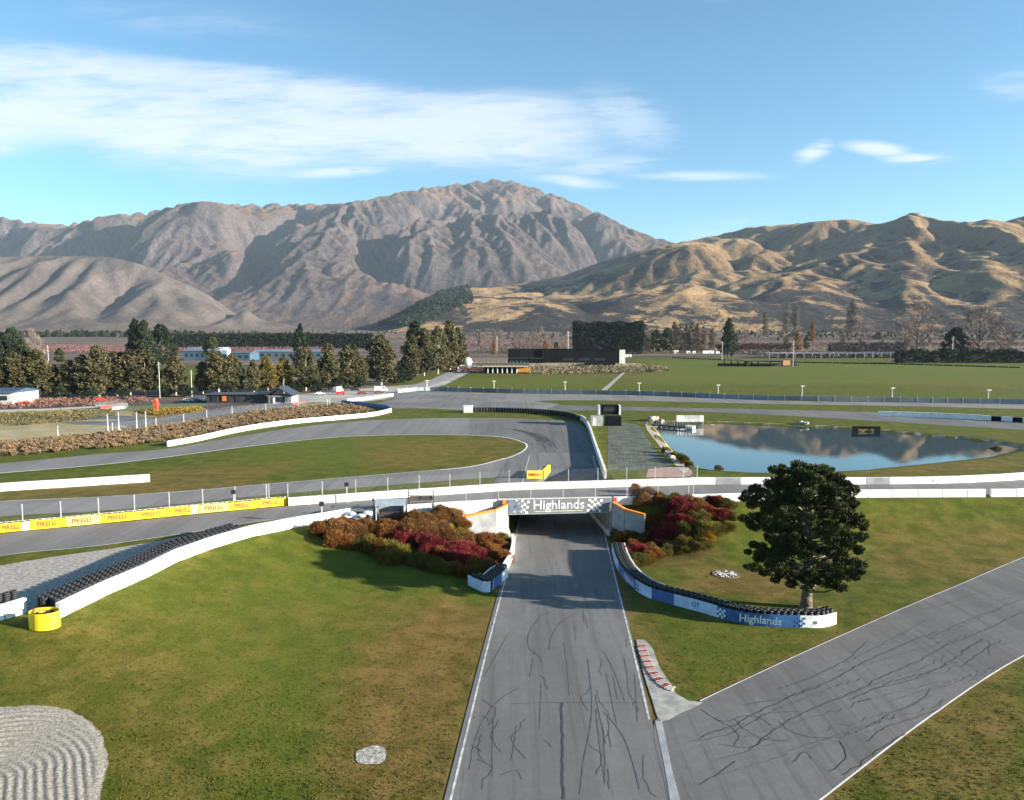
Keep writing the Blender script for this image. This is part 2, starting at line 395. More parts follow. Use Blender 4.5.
# ------------------------------------------------------------------ mountains, carved by running water
def carve(h, up, dx, n_it, K=1.0, m=0.45, dt=1.0, diff=0.12):
    H, Wd = h.shape; N = H*Wd; nn = np.arange(N)
    offs = [(-1,-1),(-1,0),(-1,1),(0,-1),(0,1),(1,-1),(1,0),(1,1)]
    base = np.zeros((H, Wd), bool); base[0] = True; base[-1] = True
    for it in range(n_it):
        h = h+up*dt; h[0] = 0; h[-1] = 0
        hp = np.pad(h, 1, mode='edge'); hp[:, 0] = 1e6; hp[:, -1] = 1e6; hp[0] = 1e6; hp[-1] = 1e6
        best = np.zeros((H, Wd)); r = nn.reshape(H, Wd).copy(); dist = np.ones((H, Wd))
        for dy, dx_ in offs:
            L = dx*math.hypot(dy, dx_); s = (h-hp[1+dy:1+dy+H, 1+dx_:1+dx_+Wd])/L
            g = s > best; best[g] = s[g]; r[g] = (nn.reshape(H, Wd)+dy*Wd+dx_)[g]; dist[g] = L
        r[base] = nn.reshape(H, Wd)[base]; r = r.ravel(); root = r == nn
        R = np.append(np.where(root, N, r), N); S = np.append(np.ones(N), 0.0)
        for k in range(11):
            S = S+np.bincount(R, weights=S, minlength=N+1); S[N] = 0; R = R[R]
        Ff = K*dt*(S[:N]*dx*dx)**m/dist.ravel()
        hr = h.ravel(); a = np.append(np.where(root, hr, hr/(1+Ff)), 0.0); b = np.append(np.where(root, 0, Ff/(1+Ff)), 0.0)
        R = np.append(np.where(root, N, r), N)
        for k in range(11):
            a = a+b*a[R]; b = b*b[R]; R = R[R]
        h = a[:N].reshape(H, Wd)
        npass = max(1, math.ceil(diff/0.2))
        for _ in range(npass):
            hp = np.pad(h, 1, mode='edge')
            h = h+diff/npass*(hp[:-2, 1:-1]+hp[2:, 1:-1]+hp[1:-1, :-2]+hp[1:-1, 2:]-4*h)
    return h
def fbm(shape, rng, octs, base):
    H, Wd = shape; out = np.zeros(shape); amp = 1.0; f = base
    for o in range(octs):
        a = rng.standard_normal((int(H/f)+4, int(Wd/f)+4))
        yi = np.arange(H)/f; xi = np.arange(Wd)/f
        y0 = yi.astype(int); x0 = xi.astype(int); ty = ss(yi-y0, 0, 1)[:, None]; tx = ss(xi-x0, 0, 1)[None]
        v = (a[y0][:, x0]*(1-ty)*(1-tx)+a[y0+1][:, x0]*ty*(1-tx)+a[y0][:, x0+1]*(1-ty)*tx+a[y0+1][:, x0+1]*ty*tx)
        out += v*amp; amp *= .5; f = max(f/2, 1.0)
    return out
def massif(name, prof, x0, x1, y0, y1, dx, yr, seed, material, base_y=330.0, mix=0.5, n_it=40, yb=None, m=0.45, K=1.0, wig=60, diff=0.12, power=1.15, smooth_px=14, top_calm=0.75, big=0.3, bigsc=700, S=1.6):
    x0, x1, y0, y1, dx, wig = x0*S, x1*S, y0*S, y1*S, dx*S, wig*S; yr0 = yr; yr = lambda u: yr0(u)*S
    rng = np.random.default_rng(seed)
    xs = np.arange(x0, x1, dx); ys = np.arange(y0, y1, dx); X, Y = np.meshgrid(xs, ys)
    rr = [ray(*p) for p in prof]; pu = np.array([r[0]/r[1] for r in rr]); pw = np.array([r[2]/r[1] for r in rr])   # ridge as tan of azimuth / elevation
    fb = fbm(X.shape, rng, 5, 220/dx*4*S)
    uu = X/Y
    Yr = yr(uu)+wig*fb
    ridge = np.interp(X/np.maximum(Yr, 1), pu, pw)*np.maximum(Yr, 1)
    s = np.clip((Y-y0)/(Yr-y0), 0, 1); back = np.clip((y1-Y)/(y1-Yr), 0, 1)
    env = np.maximum(ridge, 0)*np.where(Y < Yr, s**power, back**0.8)
    env = np.maximum(env, 0)
    bg = fbm(X.shape, rng, 2, bigsc*S/dx)
    bump_ = np.tanh(np.abs(bg)*1.3)-.45
    env = env*(1+big*bump_*(1-ss(np.minimum(s, back), .75, 1.0))*ss(s, 0, .25))
    h = carve(env*0.25/S+fb*6+rng.random(X.shape)*4, (env/env.max()*12+0.05)*(1+.5*np.tanh(fb)), dx/S, n_it, K, m, 1.0, diff)
    h = h/np.percentile(h, 99.7)*env.max()
    loc = fbm(X.shape, rng, 6, 110/dx*4*S)*9.5
    mm = mix*(1-top_calm*ss(np.minimum(s**power, back), 0.55, 1.0))
    z = env*(1-mm)+h*mm+loc*np.clip(env/60, 0, 1)
    z = np.maximum(z, 0)*ss(Y, y0, y0+6*dx)
    # let the skyline stand where it stands in the survey
    nb = 400; ub = np.linspace(pu[0], pu[-1], nb); bi = np.clip(((uu-pu[0])/(pu[-1]-pu[0])*(nb-1)+.5).astype(int), 0, nb-1)
    for rep in range(3):
        el = (z+T(X, Y)-1-CZ)/Y; mx = np.full(nb, -1.0); np.maximum.at(mx, bi.ravel(), el.ravel())
        want = np.interp(ub, pu, pw); fac = np.clip((want+0.004)/np.maximum(mx+0.004, 0.004), 0.2, 3.0)
        k = np.hanning(smooth_px); k /= k.sum(); fac = np.convolve(np.pad(fac, smooth_px, mode='edge'), k, mode='same')[smooth_px:-smooth_px]
        z = z*np.interp(uu, ub, fac)
    z = z+T(X, Y)-4.0*(1-ss(z, 0, 30))-1.0
    ix = np.arange(X.size).reshape(X.shape)
    q = np.stack([ix[:-1, :-1], ix[:-1, 1:], ix[1:, 1:], ix[1:, :-1]], -1).reshape(-1, 4)
    zz = z.ravel()-T(X, Y).ravel(); q = q[(zz[q].max(1) > -3.5)]
    me = mesh_np(name, np.stack([X, Y, z], -1).reshape(-1, 3), q, False)
    # how much a place is a hollow or a rib, for the scrub and rock that grow there
    zs = z.copy()
    for _ in range(10):
        p = np.pad(zs, 1, mode='edge'); zs = (p[:-2, 1:-1]+p[2:, 1:-1]+p[1:-1, :-2]+p[1:-1, 2:]+zs)/5
    cur = np.clip((z-zs)/dx*1.2+0.5, 0, 1); ht = np.clip(z/z.max(), 0, 1)
    gyy, gxx = np.gradient(z, dx); slope = np.clip(np.hypot(gyy, gxx), 0, 1.2)/1.2
    at = me.color_attributes.new('relief', 'FLOAT_COLOR', 'POINT')
    at.data.foreach_set('color', np.stack([cur, ht, slope, np.ones_like(z)], -1).astype(np.float32).ravel())
    o = link(name, me, None, material); tag(o, kind='structure'); return o, X, Y, z
def mat_hill(name, rock, grass, shrub, ksh, scale, hi_grass=0.5, shrub_lo=.0, bump=6.0):
    m = bpy.data.materials.new(name); m.use_nodes = True; nt = m.node_tree; b = nt.nodes['Principled BSDF']
    g = nd(nt, 'ShaderNodeNewGeometry').outputs['Position']
    at = nd(nt, 'ShaderNodeAttribute', attribute_name='relief'); sp = nd(nt, 'ShaderNodeSeparateColor'); nt.links.new(at.outputs['Color'], sp.inputs[0])
    gq = mapping(nt, g, (1/1.6,)*3)
    n1 = noise(nt, gq, 1/(300*scale), 7, 0.62, 0.6); n2 = noise(nt, gq, 1/(70*scale), 7, 0.7, 0.4); n3 = noise(nt, gq, 1/(16*scale), 5, 0.75)
    C1, C2, C3 = [mth(nt, 'MULTIPLY', mth(nt, 'SUBTRACT', q, .5), kk) for q, kk in ((n1, 5.0), (n2, 4.5), (n3, 4.0))]
    f = mth(nt, 'ADD', mth(nt, 'MULTIPLY', sp.outputs[2], 1.6), mth(nt, 'ADD', mth(nt, 'MULTIPLY', C2, .45), mth(nt, 'MULTIPLY', C3, .25)))
    f = mth(nt, 'SUBTRACT', f, mth(nt, 'MULTIPLY', sp.outputs[1], hi_grass))
    base = mixc(nt, sstep(nt, .2, .9, f), grass, rock)
    base = mixc(nt, sstep(nt, -.3, .4, C1), base, mixc(nt, 1.0, base, (.74, .72, .74), 'MULTIPLY'))
    k = mth(nt, 'ADD', mth(nt, 'MULTIPLY', mth(nt, 'SUBTRACT', .5, sp.outputs[0]), 1.0), mth(nt, 'ADD', mth(nt, 'MULTIPLY', C2, .55), mth(nt, 'MULTIPLY', C3, .40)))
    k = mth(nt, 'ADD', k, mth(nt, 'MULTIPLY', C1, .75))
    k = mth(nt, 'ADD', k, mth(nt, 'MULTIPLY', mth(nt, 'SUBTRACT', .40, sp.outputs[1]), shrub_lo))
    col = mixc(nt, mth(nt, 'MULTIPLY', sstep(nt, .10, .36, k), ksh), base, shrub)
    col = mixc(nt, sstep(nt, .35, .65, n3), mixc(nt, 1.0, col, (.68, .68, .70), 'MULTIPLY'), col)
    nt.links.new(col, b.inputs['Base Color']); b.inputs['Roughness'].default_value = 1; b.inputs['Specular IOR Level'].default_value = 0.05
    bn = nd(nt, 'ShaderNodeBump'); bn.inputs['Distance'].default_value = bump; bn.inputs['Strength'].default_value = 1.0
    nt.links.new(mth(nt, 'ADD', mth(nt, 'MULTIPLY', n3, 1.2), mth(nt, 'MULTIPLY', n2, 3.0)), bn.inputs['Height']); nt.links.new(bn.outputs[0], b.inputs['Normal'])
    return m
profA = [(-420,262),(-300,240),(-200,232),(-60,226),(0,217),(30,222),(60,225),(85,221),(100,216),(150,212),(180,204),(200,201),(215,202),(240,205),(280,204),(330,204),(350,202),(375,198),(400,192),(430,187),(450,185),(480,181),(500,180),(512,181),(530,186),(562,197),(600,213),(627,226),(650,236),(677,243),(720,262),(780,290),(860,325)]
profC = [(330,336),(375,329),(395,319),(415,307),(440,293),(468,287.5),(490,288),(512,285),(562,276),(600,262),(642,250),(682,242),(722,234),(750,227),(792,224),(820,221),(852,219),(877,224),(895,220),(905,214),(912,212),(920,214),(935,219),(952,221),(975,222),(987,218),(1000,222),(1024,216),(1060,210),(1120,218),(1200,232),(1320,250),(1500,280)]
profB = [(-420,262),(-300,252),(-200,256),(-100,250),(-40,254),(0,257),(50,256),(90,256),(115,258),(140,264),(165,275),(190,286),(210,296),(225,306),(235,314),(243,308),(250,312),(262,320),(290,326),(330,333)]
matA = mat_hill('bare_mountain', (.120, .096, .090), (.190, .115, .074), (.046, .042, .046), .75, 1.3, 0.85, -0.3, 26)
matB = mat_hill('foothill_tussock', (.120, .098, .086), (.135, .105, .080), (.075, .065, .058), .5, 1.2, 0.0, 0.0, 6)
matC = mat_hill('golden_tussock_hill', (.20, .135, .075), (.37, .245, .125), (.040, .036, .034), 1.0, 1.3, 0.1, 1.3, 8)
mA = massif('mountain_range', profA, -5600, 2600, 3700, 9200, 12, lambda u: 6700+400*np.sin(u*5), 5, matA, n_it=45, mix=.42, m=.45, diff=.10, wig=300, K=1.0, power=0.8, top_calm=.8, big=.95, bigsc=1100)
mB = massif('foothills', profB, -3600, -500, 2700, 4700, 11, lambda u: 3500+150*np.sin(u*7), 8, matB, n_it=40, mix=.5, m=.42, wig=60, diff=.5)
mC = massif('golden_hills', profC, -760, 4600, 1750, 4800, 7, lambda u: 3300+250*np.sin(u*6), 11, matC, n_it=40, mix=.24, m=.44, wig=190, diff=.5, power=.85, big=.36, bigsc=560, K=1.0, top_calm=.8)
# ------------------------------------------------------------------ paved surfaces
def resample(pts, step):
    """Catmull-Rom through world points (x, y), even steps"""
    p = [np.array(q[:2], float) for q in pts]
    p = [2*p[0]-p[1]] + p + [2*p[-1]-p[-2]]; out = []
    for i in range(1, len(p)-2):
        n = max(1, int(np.linalg.norm(p[i+1]-p[i])/step))
        for k in range(n):
            t = k/n; a, b, c, d = p[i-1], p[i], p[i+1], p[i+2]
            out.append(.5*((2*b)+(-a+c)*t+(2*a-5*b+4*c-d)*t*t+(-a+3*b-3*c+d)*t**3))
    out.append(p[-2]); return [tuple(q) for q in out]
def drape_mesh(name, poly, off, sp, m, parent=None, jag=0.0, seed=1, flat=None):
    rnd = random.Random(seed)
    if jag: poly = [(x+rnd.uniform(-jag, jag), y+rnd.uniform(-jag, jag)) for x, y in poly]
    P2 = [Vector(q) for q in poly]; n = len(P2); xs = [q.x for q in P2]; ys = [q.y for q in P2]
    X, Y = np.meshgrid(np.arange(min(xs), max(xs), sp), np.arange(min(ys), max(ys), sp))
    sd = poly_sd(X, Y, np.array(poly)); k = sd < -sp*0.3
    P2 += [Vector((a, b)) for a, b in zip(X[k], Y[k])]
    vs, es, fs, *_ = geometry.delaunay_2d_cdt(P2, [], [list(range(n))], 1, 1e-4)
    z = (T(np.array([v.x for v in vs]), np.array([v.y for v in vs])) if flat is None else np.full(len(vs), flat))+off
    me = bpy.data.meshes.new(name); me.from_pydata([(v.x, v.y, float(zz)) for v, zz in zip(vs, z)], [], [tuple(f) for f in fs])
    bm = bmesh.new(); bm.from_mesh(me); bmesh.ops.recalc_face_normals(bm, faces=bm.faces)
    if sum(f.normal.z for f in bm.faces) < 0: bmesh.ops.reverse_faces(bm, faces=bm.faces)
    bm.to_mesh(me); bm.free(); me.materials.append(m)
    return link(name, me, parent)
def strip_poly(up, lo, step=4.0, g=None):
    g = g or G; return resample([g(*p) for p in up], step) + resample([g(*p) for p in lo], step)[::-1]
def mat_asphalt(name, c0=(.135,.133,.130), c1=(.175,.170,.165), ang=0.0, dust=0.0, streak=0.5):
    m = bpy.data.materials.new(name); m.use_nodes = True; nt = m.node_tree; b = nt.nodes['Principled BSDF']
    g = nd(nt, 'ShaderNodeNewGeometry').outputs['Position']
    n1 = noise(nt, g, 0.08, 5, 0.6); n2 = noise(nt, g, 1.2, 5, 0.7)
    n3 = noise(nt, mapping(nt, g, (1.3, 0.03, 1), rot=(0, 0, ang)), 1.0, 6, 0.65, 0.2); n4 = noise(nt, g, 14, 2, 0.8)
    col = mixc(nt, sstep(nt, .3, .7, mth(nt, 'ADD', mth(nt, 'MULTIPLY', n1, .55), mth(nt, 'MULTIPLY', n2, .45))), c0, c1)
    n5 = noise(nt, mapping(nt, g, (.22, 0.008, 1), (3, 7, 0), rot=(0, 0, ang)), 1.0, 3, 0.5)
    col = mixc(nt, mth(nt, 'MULTIPLY', sstep(nt, .45, .62, n5), .45), col, tuple(x*.72 for x in c0))
    col = mixc(nt, mth(nt, 'MULTIPLY', sstep(nt, .48, .66, n3), streak), col, tuple(x*.62 for x in c0))
    col = mixc(nt, mth(nt, 'MULTIPLY', sstep(nt, .45, .62, noise(nt, g, .05, 4, .6, .5)), dust), col, (.27, .24, .20))
    col = mixc(nt, sstep(nt, .3, .7, n4), mixc(nt, 1.0, col, (.84, .84, .84), 'MULTIPLY'), col)
    nt.links.new(col, b.inputs['Base Color']); b.inputs['Roughness'].default_value = .85; b.inputs['Specular IOR Level'].default_value = .25
    bn = nd(nt, 'ShaderNodeBump'); bn.inputs['Distance'].default_value = 0.012; nt.links.new(n4, bn.inputs['Height']); nt.links.new(bn.outputs[0], b.inputs['Normal'])
    return m
A_MAIN = mat_asphalt('asphalt_worn', (.135,.132,.130), (.185,.180,.174), 0.07)
A_SIDE = mat_asphalt('asphalt_old', (.112,.111,.110), (.160,.156,.152), -1.03, 0, .45)
A_TRK = mat_asphalt('asphalt_pale', (.160,.155,.152), (.215,.207,.200), 1.45, 0, .35)
A_HAIR = mat_asphalt('asphalt_rubbered', (.115,.113,.113), (.165,.160,.157), 0.5, 0, .6)
A_DUST = mat_asphalt('asphalt_dusty', (.130,.125,.130), (.19,.18,.175), 1.5, .5, .5)
M_WHITE = mat('white_paint', (.78,.78,.77), .6, n_scale=1.1, n_amt=.10)
M_LINE = mat('line_paint', (.52,.52,.50), .7, n_scale=1.2, n_amt=.25)
M_CONC = mat('concrete', (.33,.32,.29), .85, n_scale=.8, n_amt=.2, bump=.01)
M_CONCL = mat('concrete_limewashed', (.66,.64,.60), .8, n_scale=.6, n_amt=.14)
M_CONCG = mat('concrete_grey', (.30,.31,.32), .8, n_scale=.5, n_amt=.15)
M_SOIL = mat('bare_soil', (.26,.215,.16), .95, n_scale=1.2, n_amt=.3, bump=.03)
M_GRAVEL = mat('gravel', (.33,.305,.27), .95, n_scale=2.5, n_amt=.25, bump=.012, bump_scale=7)
M_RUBBER = mat('rubber', (.018,.018,.020), .7, n_scale=5, n_amt=.3)
M_YEL = mat('yellow_vinyl', (.88,.60,.02), .5, n_scale=.8, n_amt=.05)
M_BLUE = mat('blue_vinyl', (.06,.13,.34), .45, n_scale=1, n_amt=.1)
M_PALEB = mat('pale_blue_vinyl', (.50,.62,.80), .45, n_scale=1, n_amt=.1)
M_RED = mat('red_paint', (.62,.045,.03), .6, n_scale=2, n_amt=.2)
M_ORANGE = mat('orange_paint', (.80,.24,.03), .6, n_scale=2, n_amt=.1)
M_DARK = mat('dark_metal', (.03,.03,.035), .5, n_scale=1)
M_STEEL = mat('galvanised_steel', (.62,.64,.66), .45, .3, n_scale=2)
M_TAR = mat('tar', (.055,.055,.058), .5, n_scale=4)
M_SKID = mat('tyre_rubber_mark', (.115,.115,.122), .7, n_scale=1.5, n_amt=.25)
M_STONE = mat('pale_rock', (.38,.34,.28), .9, n_scale=1.5, n_amt=.3, bump=.05)

ys = np.arange(38, 170, 1.0)
main_poly = [(float(xc(y))-7.45, float(y)) for y in ys] + [(float(xc(y))+7.25, float(y)) for y in ys[::-1]]
road = drape_mesh('racetrack_straight', main_poly, .035, 1.5, A_MAIN); tag(road, kind='structure')
def line_ribbon(mb, pts, w, off):
    n = len(pts); vs = []
    for i, p in enumerate(pts):
        a, b = pts[max(i-1, 0)], pts[min(i+1, n-1)]; tx, ty = b[0]-a[0], b[1]-a[1]; L = math.hypot(tx, ty)+1e-9
        ww = w[i] if isinstance(w, (list, tuple)) else w
        for s in (-.5, .5):
            x, y = p[0]-ty/L*ww*s, p[1]+tx/L*ww*s; vs.append((x, y))
    z = T(np.array([v[0] for v in vs]), np.array([v[1] for v in vs]))+off
    mb.add([(v[0], v[1], float(zz)) for v, zz in zip(vs, z)], [(2*i, 2*i+2, 2*i+3, 2*i+1) for i in range(n-1)])
def marks(name, lines, w, off, m, parent):
    mb = MB()
    for pts in lines: line_ribbon(mb, pts, w, off)
    return mb.build(name, m, parent)
for sgn in (-1, 1):
    mb = MB(); line_ribbon(mb, [(float(xc(y))+sgn*7.03, float(y)) for y in np.arange(38 if sgn < 0 else 56.5, 166, 1.0)], .17, .045); mb.build('edge_line', M_LINE, road)
side = drape_mesh('side_road', strip_poly([(668,800),(655,721),(700,701.5),(760,673),(850,632),(940,593),(1024,557.5),(1110,527),(1250,498)], [(668,800),(735,860),(820,801),(930,717),(1024,656),(1110,619),(1260,575)], 2.0), .042, 1.6, A_SIDE); tag(side, kind='structure')
marks('edge_line', [resample([G(*p) for p in [(700,701.5),(760,673),(850,632),(940,593),(1024,557.5),(1110,527)]], 1.5)], .10, .056, M_CONCL, side)
marks('edge_line', [resample([G(*p) for p in [(800,817),(820,801),(930,717),(1024,656),(1110,619)]], 1.5)], .14, .056, M_CONCL, side)
apron = drape_mesh('concrete_apron', resample([G(*p) for p in [(636,640),(642,668),(652,700),(661,722),(680,714),(703,703),(688,701),(676,694),(672,686),(660,668),(652,648),(644,640)]], .8), .050, 1.0, M_CONC); tag(apron, kind='structure')
seam = drape_mesh('concrete_channel', resample([G(*p) for p in [(655,721),(660,745),(666,775),(670,800),(676,830),(684,830),(680,800),(672,770),(666,740),(662,722)]], .8), .054, 1.0, M_CONCG); tag(seam, kind='structure')
def scuffed():
    """painted concrete: rubber scuffs, joints' grime and weather streaks"""
    m = M_WHITE; nt = m.node_tree; b = nt.nodes['Principled BSDF']; src = b.inputs['Base Color'].links[0].from_socket
    g = nd(nt, 'ShaderNodeNewGeometry').outputs['Position']
    k = sstep(nt, .60, .70, noise(nt, mapping(nt, g, (.9, .9, .35)), 1.0, 5, .7, .3)); k2 = sstep(nt, .55, .75, noise(nt, mapping(nt, g, (2.5, 2.5, .2)), 1.0, 3, .6))
    c = mixc(nt, mth(nt, 'MULTIPLY', k, .45), src, (.30, .29, .27)); c = mixc(nt, mth(nt, 'MULTIPLY', k2, .25), c, (.42, .40, .36)); nt.links.new(c, b.inputs['Base Color'])
scuffed()
def sheet(name, up, lo, m, off, sp=6.0, step=4.0):
    o = drape_mesh(name, strip_poly(up, lo, step), off, sp, m); tag(o, kind='structure'); return o
t1u = [(-260,575),(-120,550),(0,534),(100,524.5),(200,514.5),(290,506),(400,498),(512,490),(608,487.5),(690,485),(830,484.5),(930,484),(1024,479.5),(1100,472),(1250,452)]
t1l = [(-260,620),(-120,582),(0,556),(100,545.5),(200,531),(262,521),(350,512.5),(420,508.5),(505,507),(608,504.5),(690,499.5),(830,497),(930,496.5),(1024,495.5),(1100,490),(1250,474)]
bridge_track = drape_mesh('bridge_track', strip_poly(t1u, t1l, 2.0, P), .012, 3.0, A_TRK, flat=PL); tag(bridge_track, kind='structure')
t2u = [(-260,525),(-120,512),(0,501.5),(100,497),(200,490),(256,485),(400,473),(470,466.5),(505,458),(520,452)]
t2l = [(-260,545),(-120,531),(0,516.5),(100,511),(200,502),(256,496),(380,486),(470,479),(505,477)]
infield_track = sheet('infield_track', t2u, t2l, A_TRK, .016, 3.0, 2.0)
t3u = [(-260,478),(-120,471),(0,463.5),(100,454),(170,448.5),(230,438),(300,427),(360,421),(420,418.5),(480,418),(540,419.5),(580,424)]
t3l = [(-260,490),(-120,483),(0,473),(90,465.5),(150,459),(250,446),(330,437.5),(400,434.7),(470,435),(515,438.5),(560,440)]
outer_track = sheet('outer_track', t3u, t3l, A_TRK, .020, 3.0, 2.0)
hair = drape_mesh('hairpin_bend', resample([G(*p) for p in [(470,418.5),(540,419.5),(574,422.5),(586,430),(594,450),(601,470),(605,482),(560,486),(500,487),(498,474),(512,456),(524,452),(527,445),(520,440),(500,437),(470,435.2)]], 1.5), .03, 1.5, A_HAIR); tag(hair, kind='structure')
t4 = sheet('back_straight', [(385,394),(430,391.5),(512,393.5),(640,395.5),(768,400.5),(900,402.5),(1024,404.5),(1300,410)], [(385,399),(430,397),(512,401.5),(560,400.3),(640,401),(768,403.8),(900,406),(1024,409),(1300,416)], A_TRK, .012)
t5 = sheet('link_track', [(470,399),(530,404.5),(560,405),(640,407),(768,409.5),(880,412.5),(1024,419),(1300,430)], [(470,410.5),(540,411),(600,410.5),(700,411.8),(800,416.5),(900,422.5),(1024,430),(1300,445)], A_HAIR, .020)
padk = drape_mesh('paddock_apron', [G(*p) for p in [(372,404),(395,399),(440,391.5),(470,393),(530,401),(560,404),(540,411.3),(480,411),(430,408.5),(395,408.5)]], .028, 6, A_DUST); tag(padk, kind='structure')
cp = drape_mesh('car_park', [G(*p) for p in [(250,401),(330,391),(420,384),(470,364),(482,366),(445,385),(400,393),(390,399),(345,403.5),(300,401.5)]], .010, 6, mat('pale_gravel', (.33,.31,.28), .95, n_scale=.1, n_amt=.2)); tag(cp, kind='structure')
acc = drape_mesh('access_road', [G(*p) for p in [(395,390),(430,380),(462,366),(470,362),(478,362),(470,368),(445,381),(412,391)]], .02, 6, mat_asphalt('asphalt_road', (.24,.235,.23), (.30,.29,.28), .3)); tag(acc, kind='structure')
gp = drape_mesh('mown_path', [G(*p) for p in [(600,391),(606,391),(626,372),(623,372)]], .015, 6, mat('grey_gravel', (.27,.26,.23), .95, n_scale=.3)); tag(gp, kind='structure')
sh = drape_mesh('dark_ground_strip', resample([G(*p) for p in [(608,424),(636,424),(655,450),(672,468),(640,470),(608,470)]], 3), .012, 4, mat('dark_green_mottle', (.085,.10,.065), .95, n_scale=.35, n_amt=.5, col2=(.022,.034,.032), bump=.25, bump_scale=1.5)); tag(sh, kind='structure')  # strip of dark ground, mottled grey-green and near black
pinkg = drape_mesh('gravel_bed', resample([G(*p) for p in [(648,469),(684,467),(690,476),(646,477.5)]], 2), .016, 3, mat('pink_gravel', (.36,.22,.19), .95, n_scale=1, n_amt=.2)); tag(pinkg, kind='structure')
grv = drape_mesh('gravel_run_off', resample([G(*p) for p in [(-200,612),(-100,588),(0,566),(60,556),(130,546),(200,533),(226,530),(190,552),(150,571),(100,592),(55,612),(0,614),(-200,650)]], 2.0), .03, 1.5, M_GRAVEL); tag(grv, kind='structure')
# pavement joints, tar-sealed cracks and rubber left by tyres
rnd = random.Random(4)
def crack(px, step=.5, wob=.16, jump=.12):
    pts = resample([G(*p) for p in px], step); out = []
    o = 0
    for i, p in enumerate(pts):
        o = o*.8+rnd.uniform(-wob, wob)
        if rnd.random() < jump: o += rnd.choice((-1, 1))*wob*1.6
        out.append((p[0]+o, p[1]+rnd.uniform(-wob, wob)*.5))
    return out
L = [crack([(562,800),(562,760),(563,703)], wob=.07), crack([(512,704),(560,703),(648,703.5)], wob=.03, jump=0)]
marks('tar_seam', [L[0]], .16, .050, M_TAR, road); marks('joint', [L[1]], .05, .050, M_TAR, road)
rub = []
for _ in range(20):
    x = rnd.uniform(480, 640); y = rnd.choice([rnd.uniform(660, 800), rnd.uniform(560, 800)]); X0, Y0 = G(x, y); k = rnd.uniform(-.006, .006); n = rnd.randint(4, 20); sl = rnd.gauss(.066, .05)
    rub.append([(X0+sl*i*.6+k*(i*.6)**2, Y0+i*.6) for i in range(n)])
rub = [[p for p in l if abs(p[0]-float(xc(p[1]))) < 6.7 and p[1] < 108] for l in rub]; rub = [l for l in rub if len(l) > 3]
marks('skid_mark', rub, .05, .047, M_SKID, road)
cr = [crack(p, wob=.14, jump=.3) for p in [[(500,720),(494,735),(498,752)], [(478,760),(488,768),(480,790)], [(590,745),(602,756),(596,775)], [(540,675),(546,690)], [(600,690),(608,715),(604,740)], [(645,755),(652,775),(656,798)], [(470,720),(484,716),(492,722)], [(486,700),(498,712),(494,726)], [(590,688),(586,700),(592,712)], [(600,660),(604,676)], [(522,720),(518,742),(526,760)], [(470,745),(482,752)], [(630,690),(636,712)], [(545,740),(556,748)], [(610,770),(604,790)], [(500,776),(512,770),(518,780)], [(536,650),(541,664)], [(480,735),(476,750),(484,762)]]]
marks('crack', cr, .04, .050, M_TAR, road)
sc_px = [[(750,750),(800,716),(850,693),(905,668),(960,640),(1024,612)], [(845,775),(880,748),(905,735)], [(830,772),(846,757),(842,742)], [(700,785),(738,762)], [(745,705),(790,697),(830,682),(880,655),(935,632)], [(700,738),(740,722),(780,700),(812,688)], [(850,700),(893,682),(942,667),(985,638)],
         [(700,710),(720,722),(745,716),(770,726)], [(715,718),(740,732),(735,746)], [(736,720),(760,738),(790,742)], [(790,763),(803,752),(812,760)], [(868,742),(890,726),(930,712),(946,700)], [(960,652),(985,640),(988,655)], [(905,612),(940,606),(985,592)], [(780,690),(830,670),(870,642)], [(690,742),(730,735),(765,715),(800,712)],
         [(868,690),(900,683),(955,662)], [(930,640),(965,622),(1020,600)], [(780,722),(802,736),(836,738)], [(720,745),(748,748),(770,738)], [(880,716),(915,706),(930,690)], [(1000,640),(970,660),(960,668)]]
marks('crack', [crack(p, wob=.12, jump=.15) for p in sc_px[:7]], .075, .058, M_TAR, side)
marks('crack', [crack(p, wob=.12, jump=.2) for p in sc_px[7:]], .05, .058, M_TAR, side)
sk2 = []
for _ in range(28):
    x = rnd.uniform(700, 1020); y = 775-(x-700)*.48+rnd.uniform(-50, 40); X0, Y0 = G(x, y); th = math.radians(28)+rnd.gauss(0, .10); n = rnd.randint(4, 26)
    sk2.append([(X0+math.cos(th)*i*.7, Y0+math.sin(th)*i*.7+.004*i*i*rnd.uniform(-1, 1)*.3) for i in range(n)])
A_side_poly = np.array(strip_poly([(668,800),(655,721),(700,701.5),(850,632),(1024,557.5),(1110,527)], [(668,800),(735,860),(820,801),(930,717),(1024,656),(1110,619)], 4.0))
def inside(l, poly, mgn=.4):
    a = np.array(l); sd = poly_sd(a[:, 0], a[:, 1], poly); return [p for p, q in zip(l, sd) if q < -mgn]
sk2 = [inside(l, A_side_poly) for l in sk2]; marks('skid_mark', [l for l in sk2 if len(l) > 3], .08, .055, M_SKID, side)
arcs = [[(535,655),(528,645),(530,632),(540,618),(556,610)],[(549,650),(552,636),(562,622),(578,613)],[(470,770),(474,745),(484,720),(500,700),(520,688)],[(640,790),(632,760),(622,735),(604,712)],[(580,795),(584,760),(590,730),(592,700),(588,660)]]
marks('skid_mark', [resample([G(*p) for p in a], .6) for a in arcs], .07, .0485, M_SKID, road)
hk = []
for i in range(34):
    o = rnd.uniform(-12, 12); q = rnd.uniform(0, .35)
    pts = resample([G(a+o*.9+rnd.uniform(-2, 2), b+o*.12) for a, b in [(505,428),(530,433),(548,442),(556,455),(560,468)]], 1.0)
    a = int(len(pts)*q); hk.append(pts[a:a+rnd.randint(12, 40)])
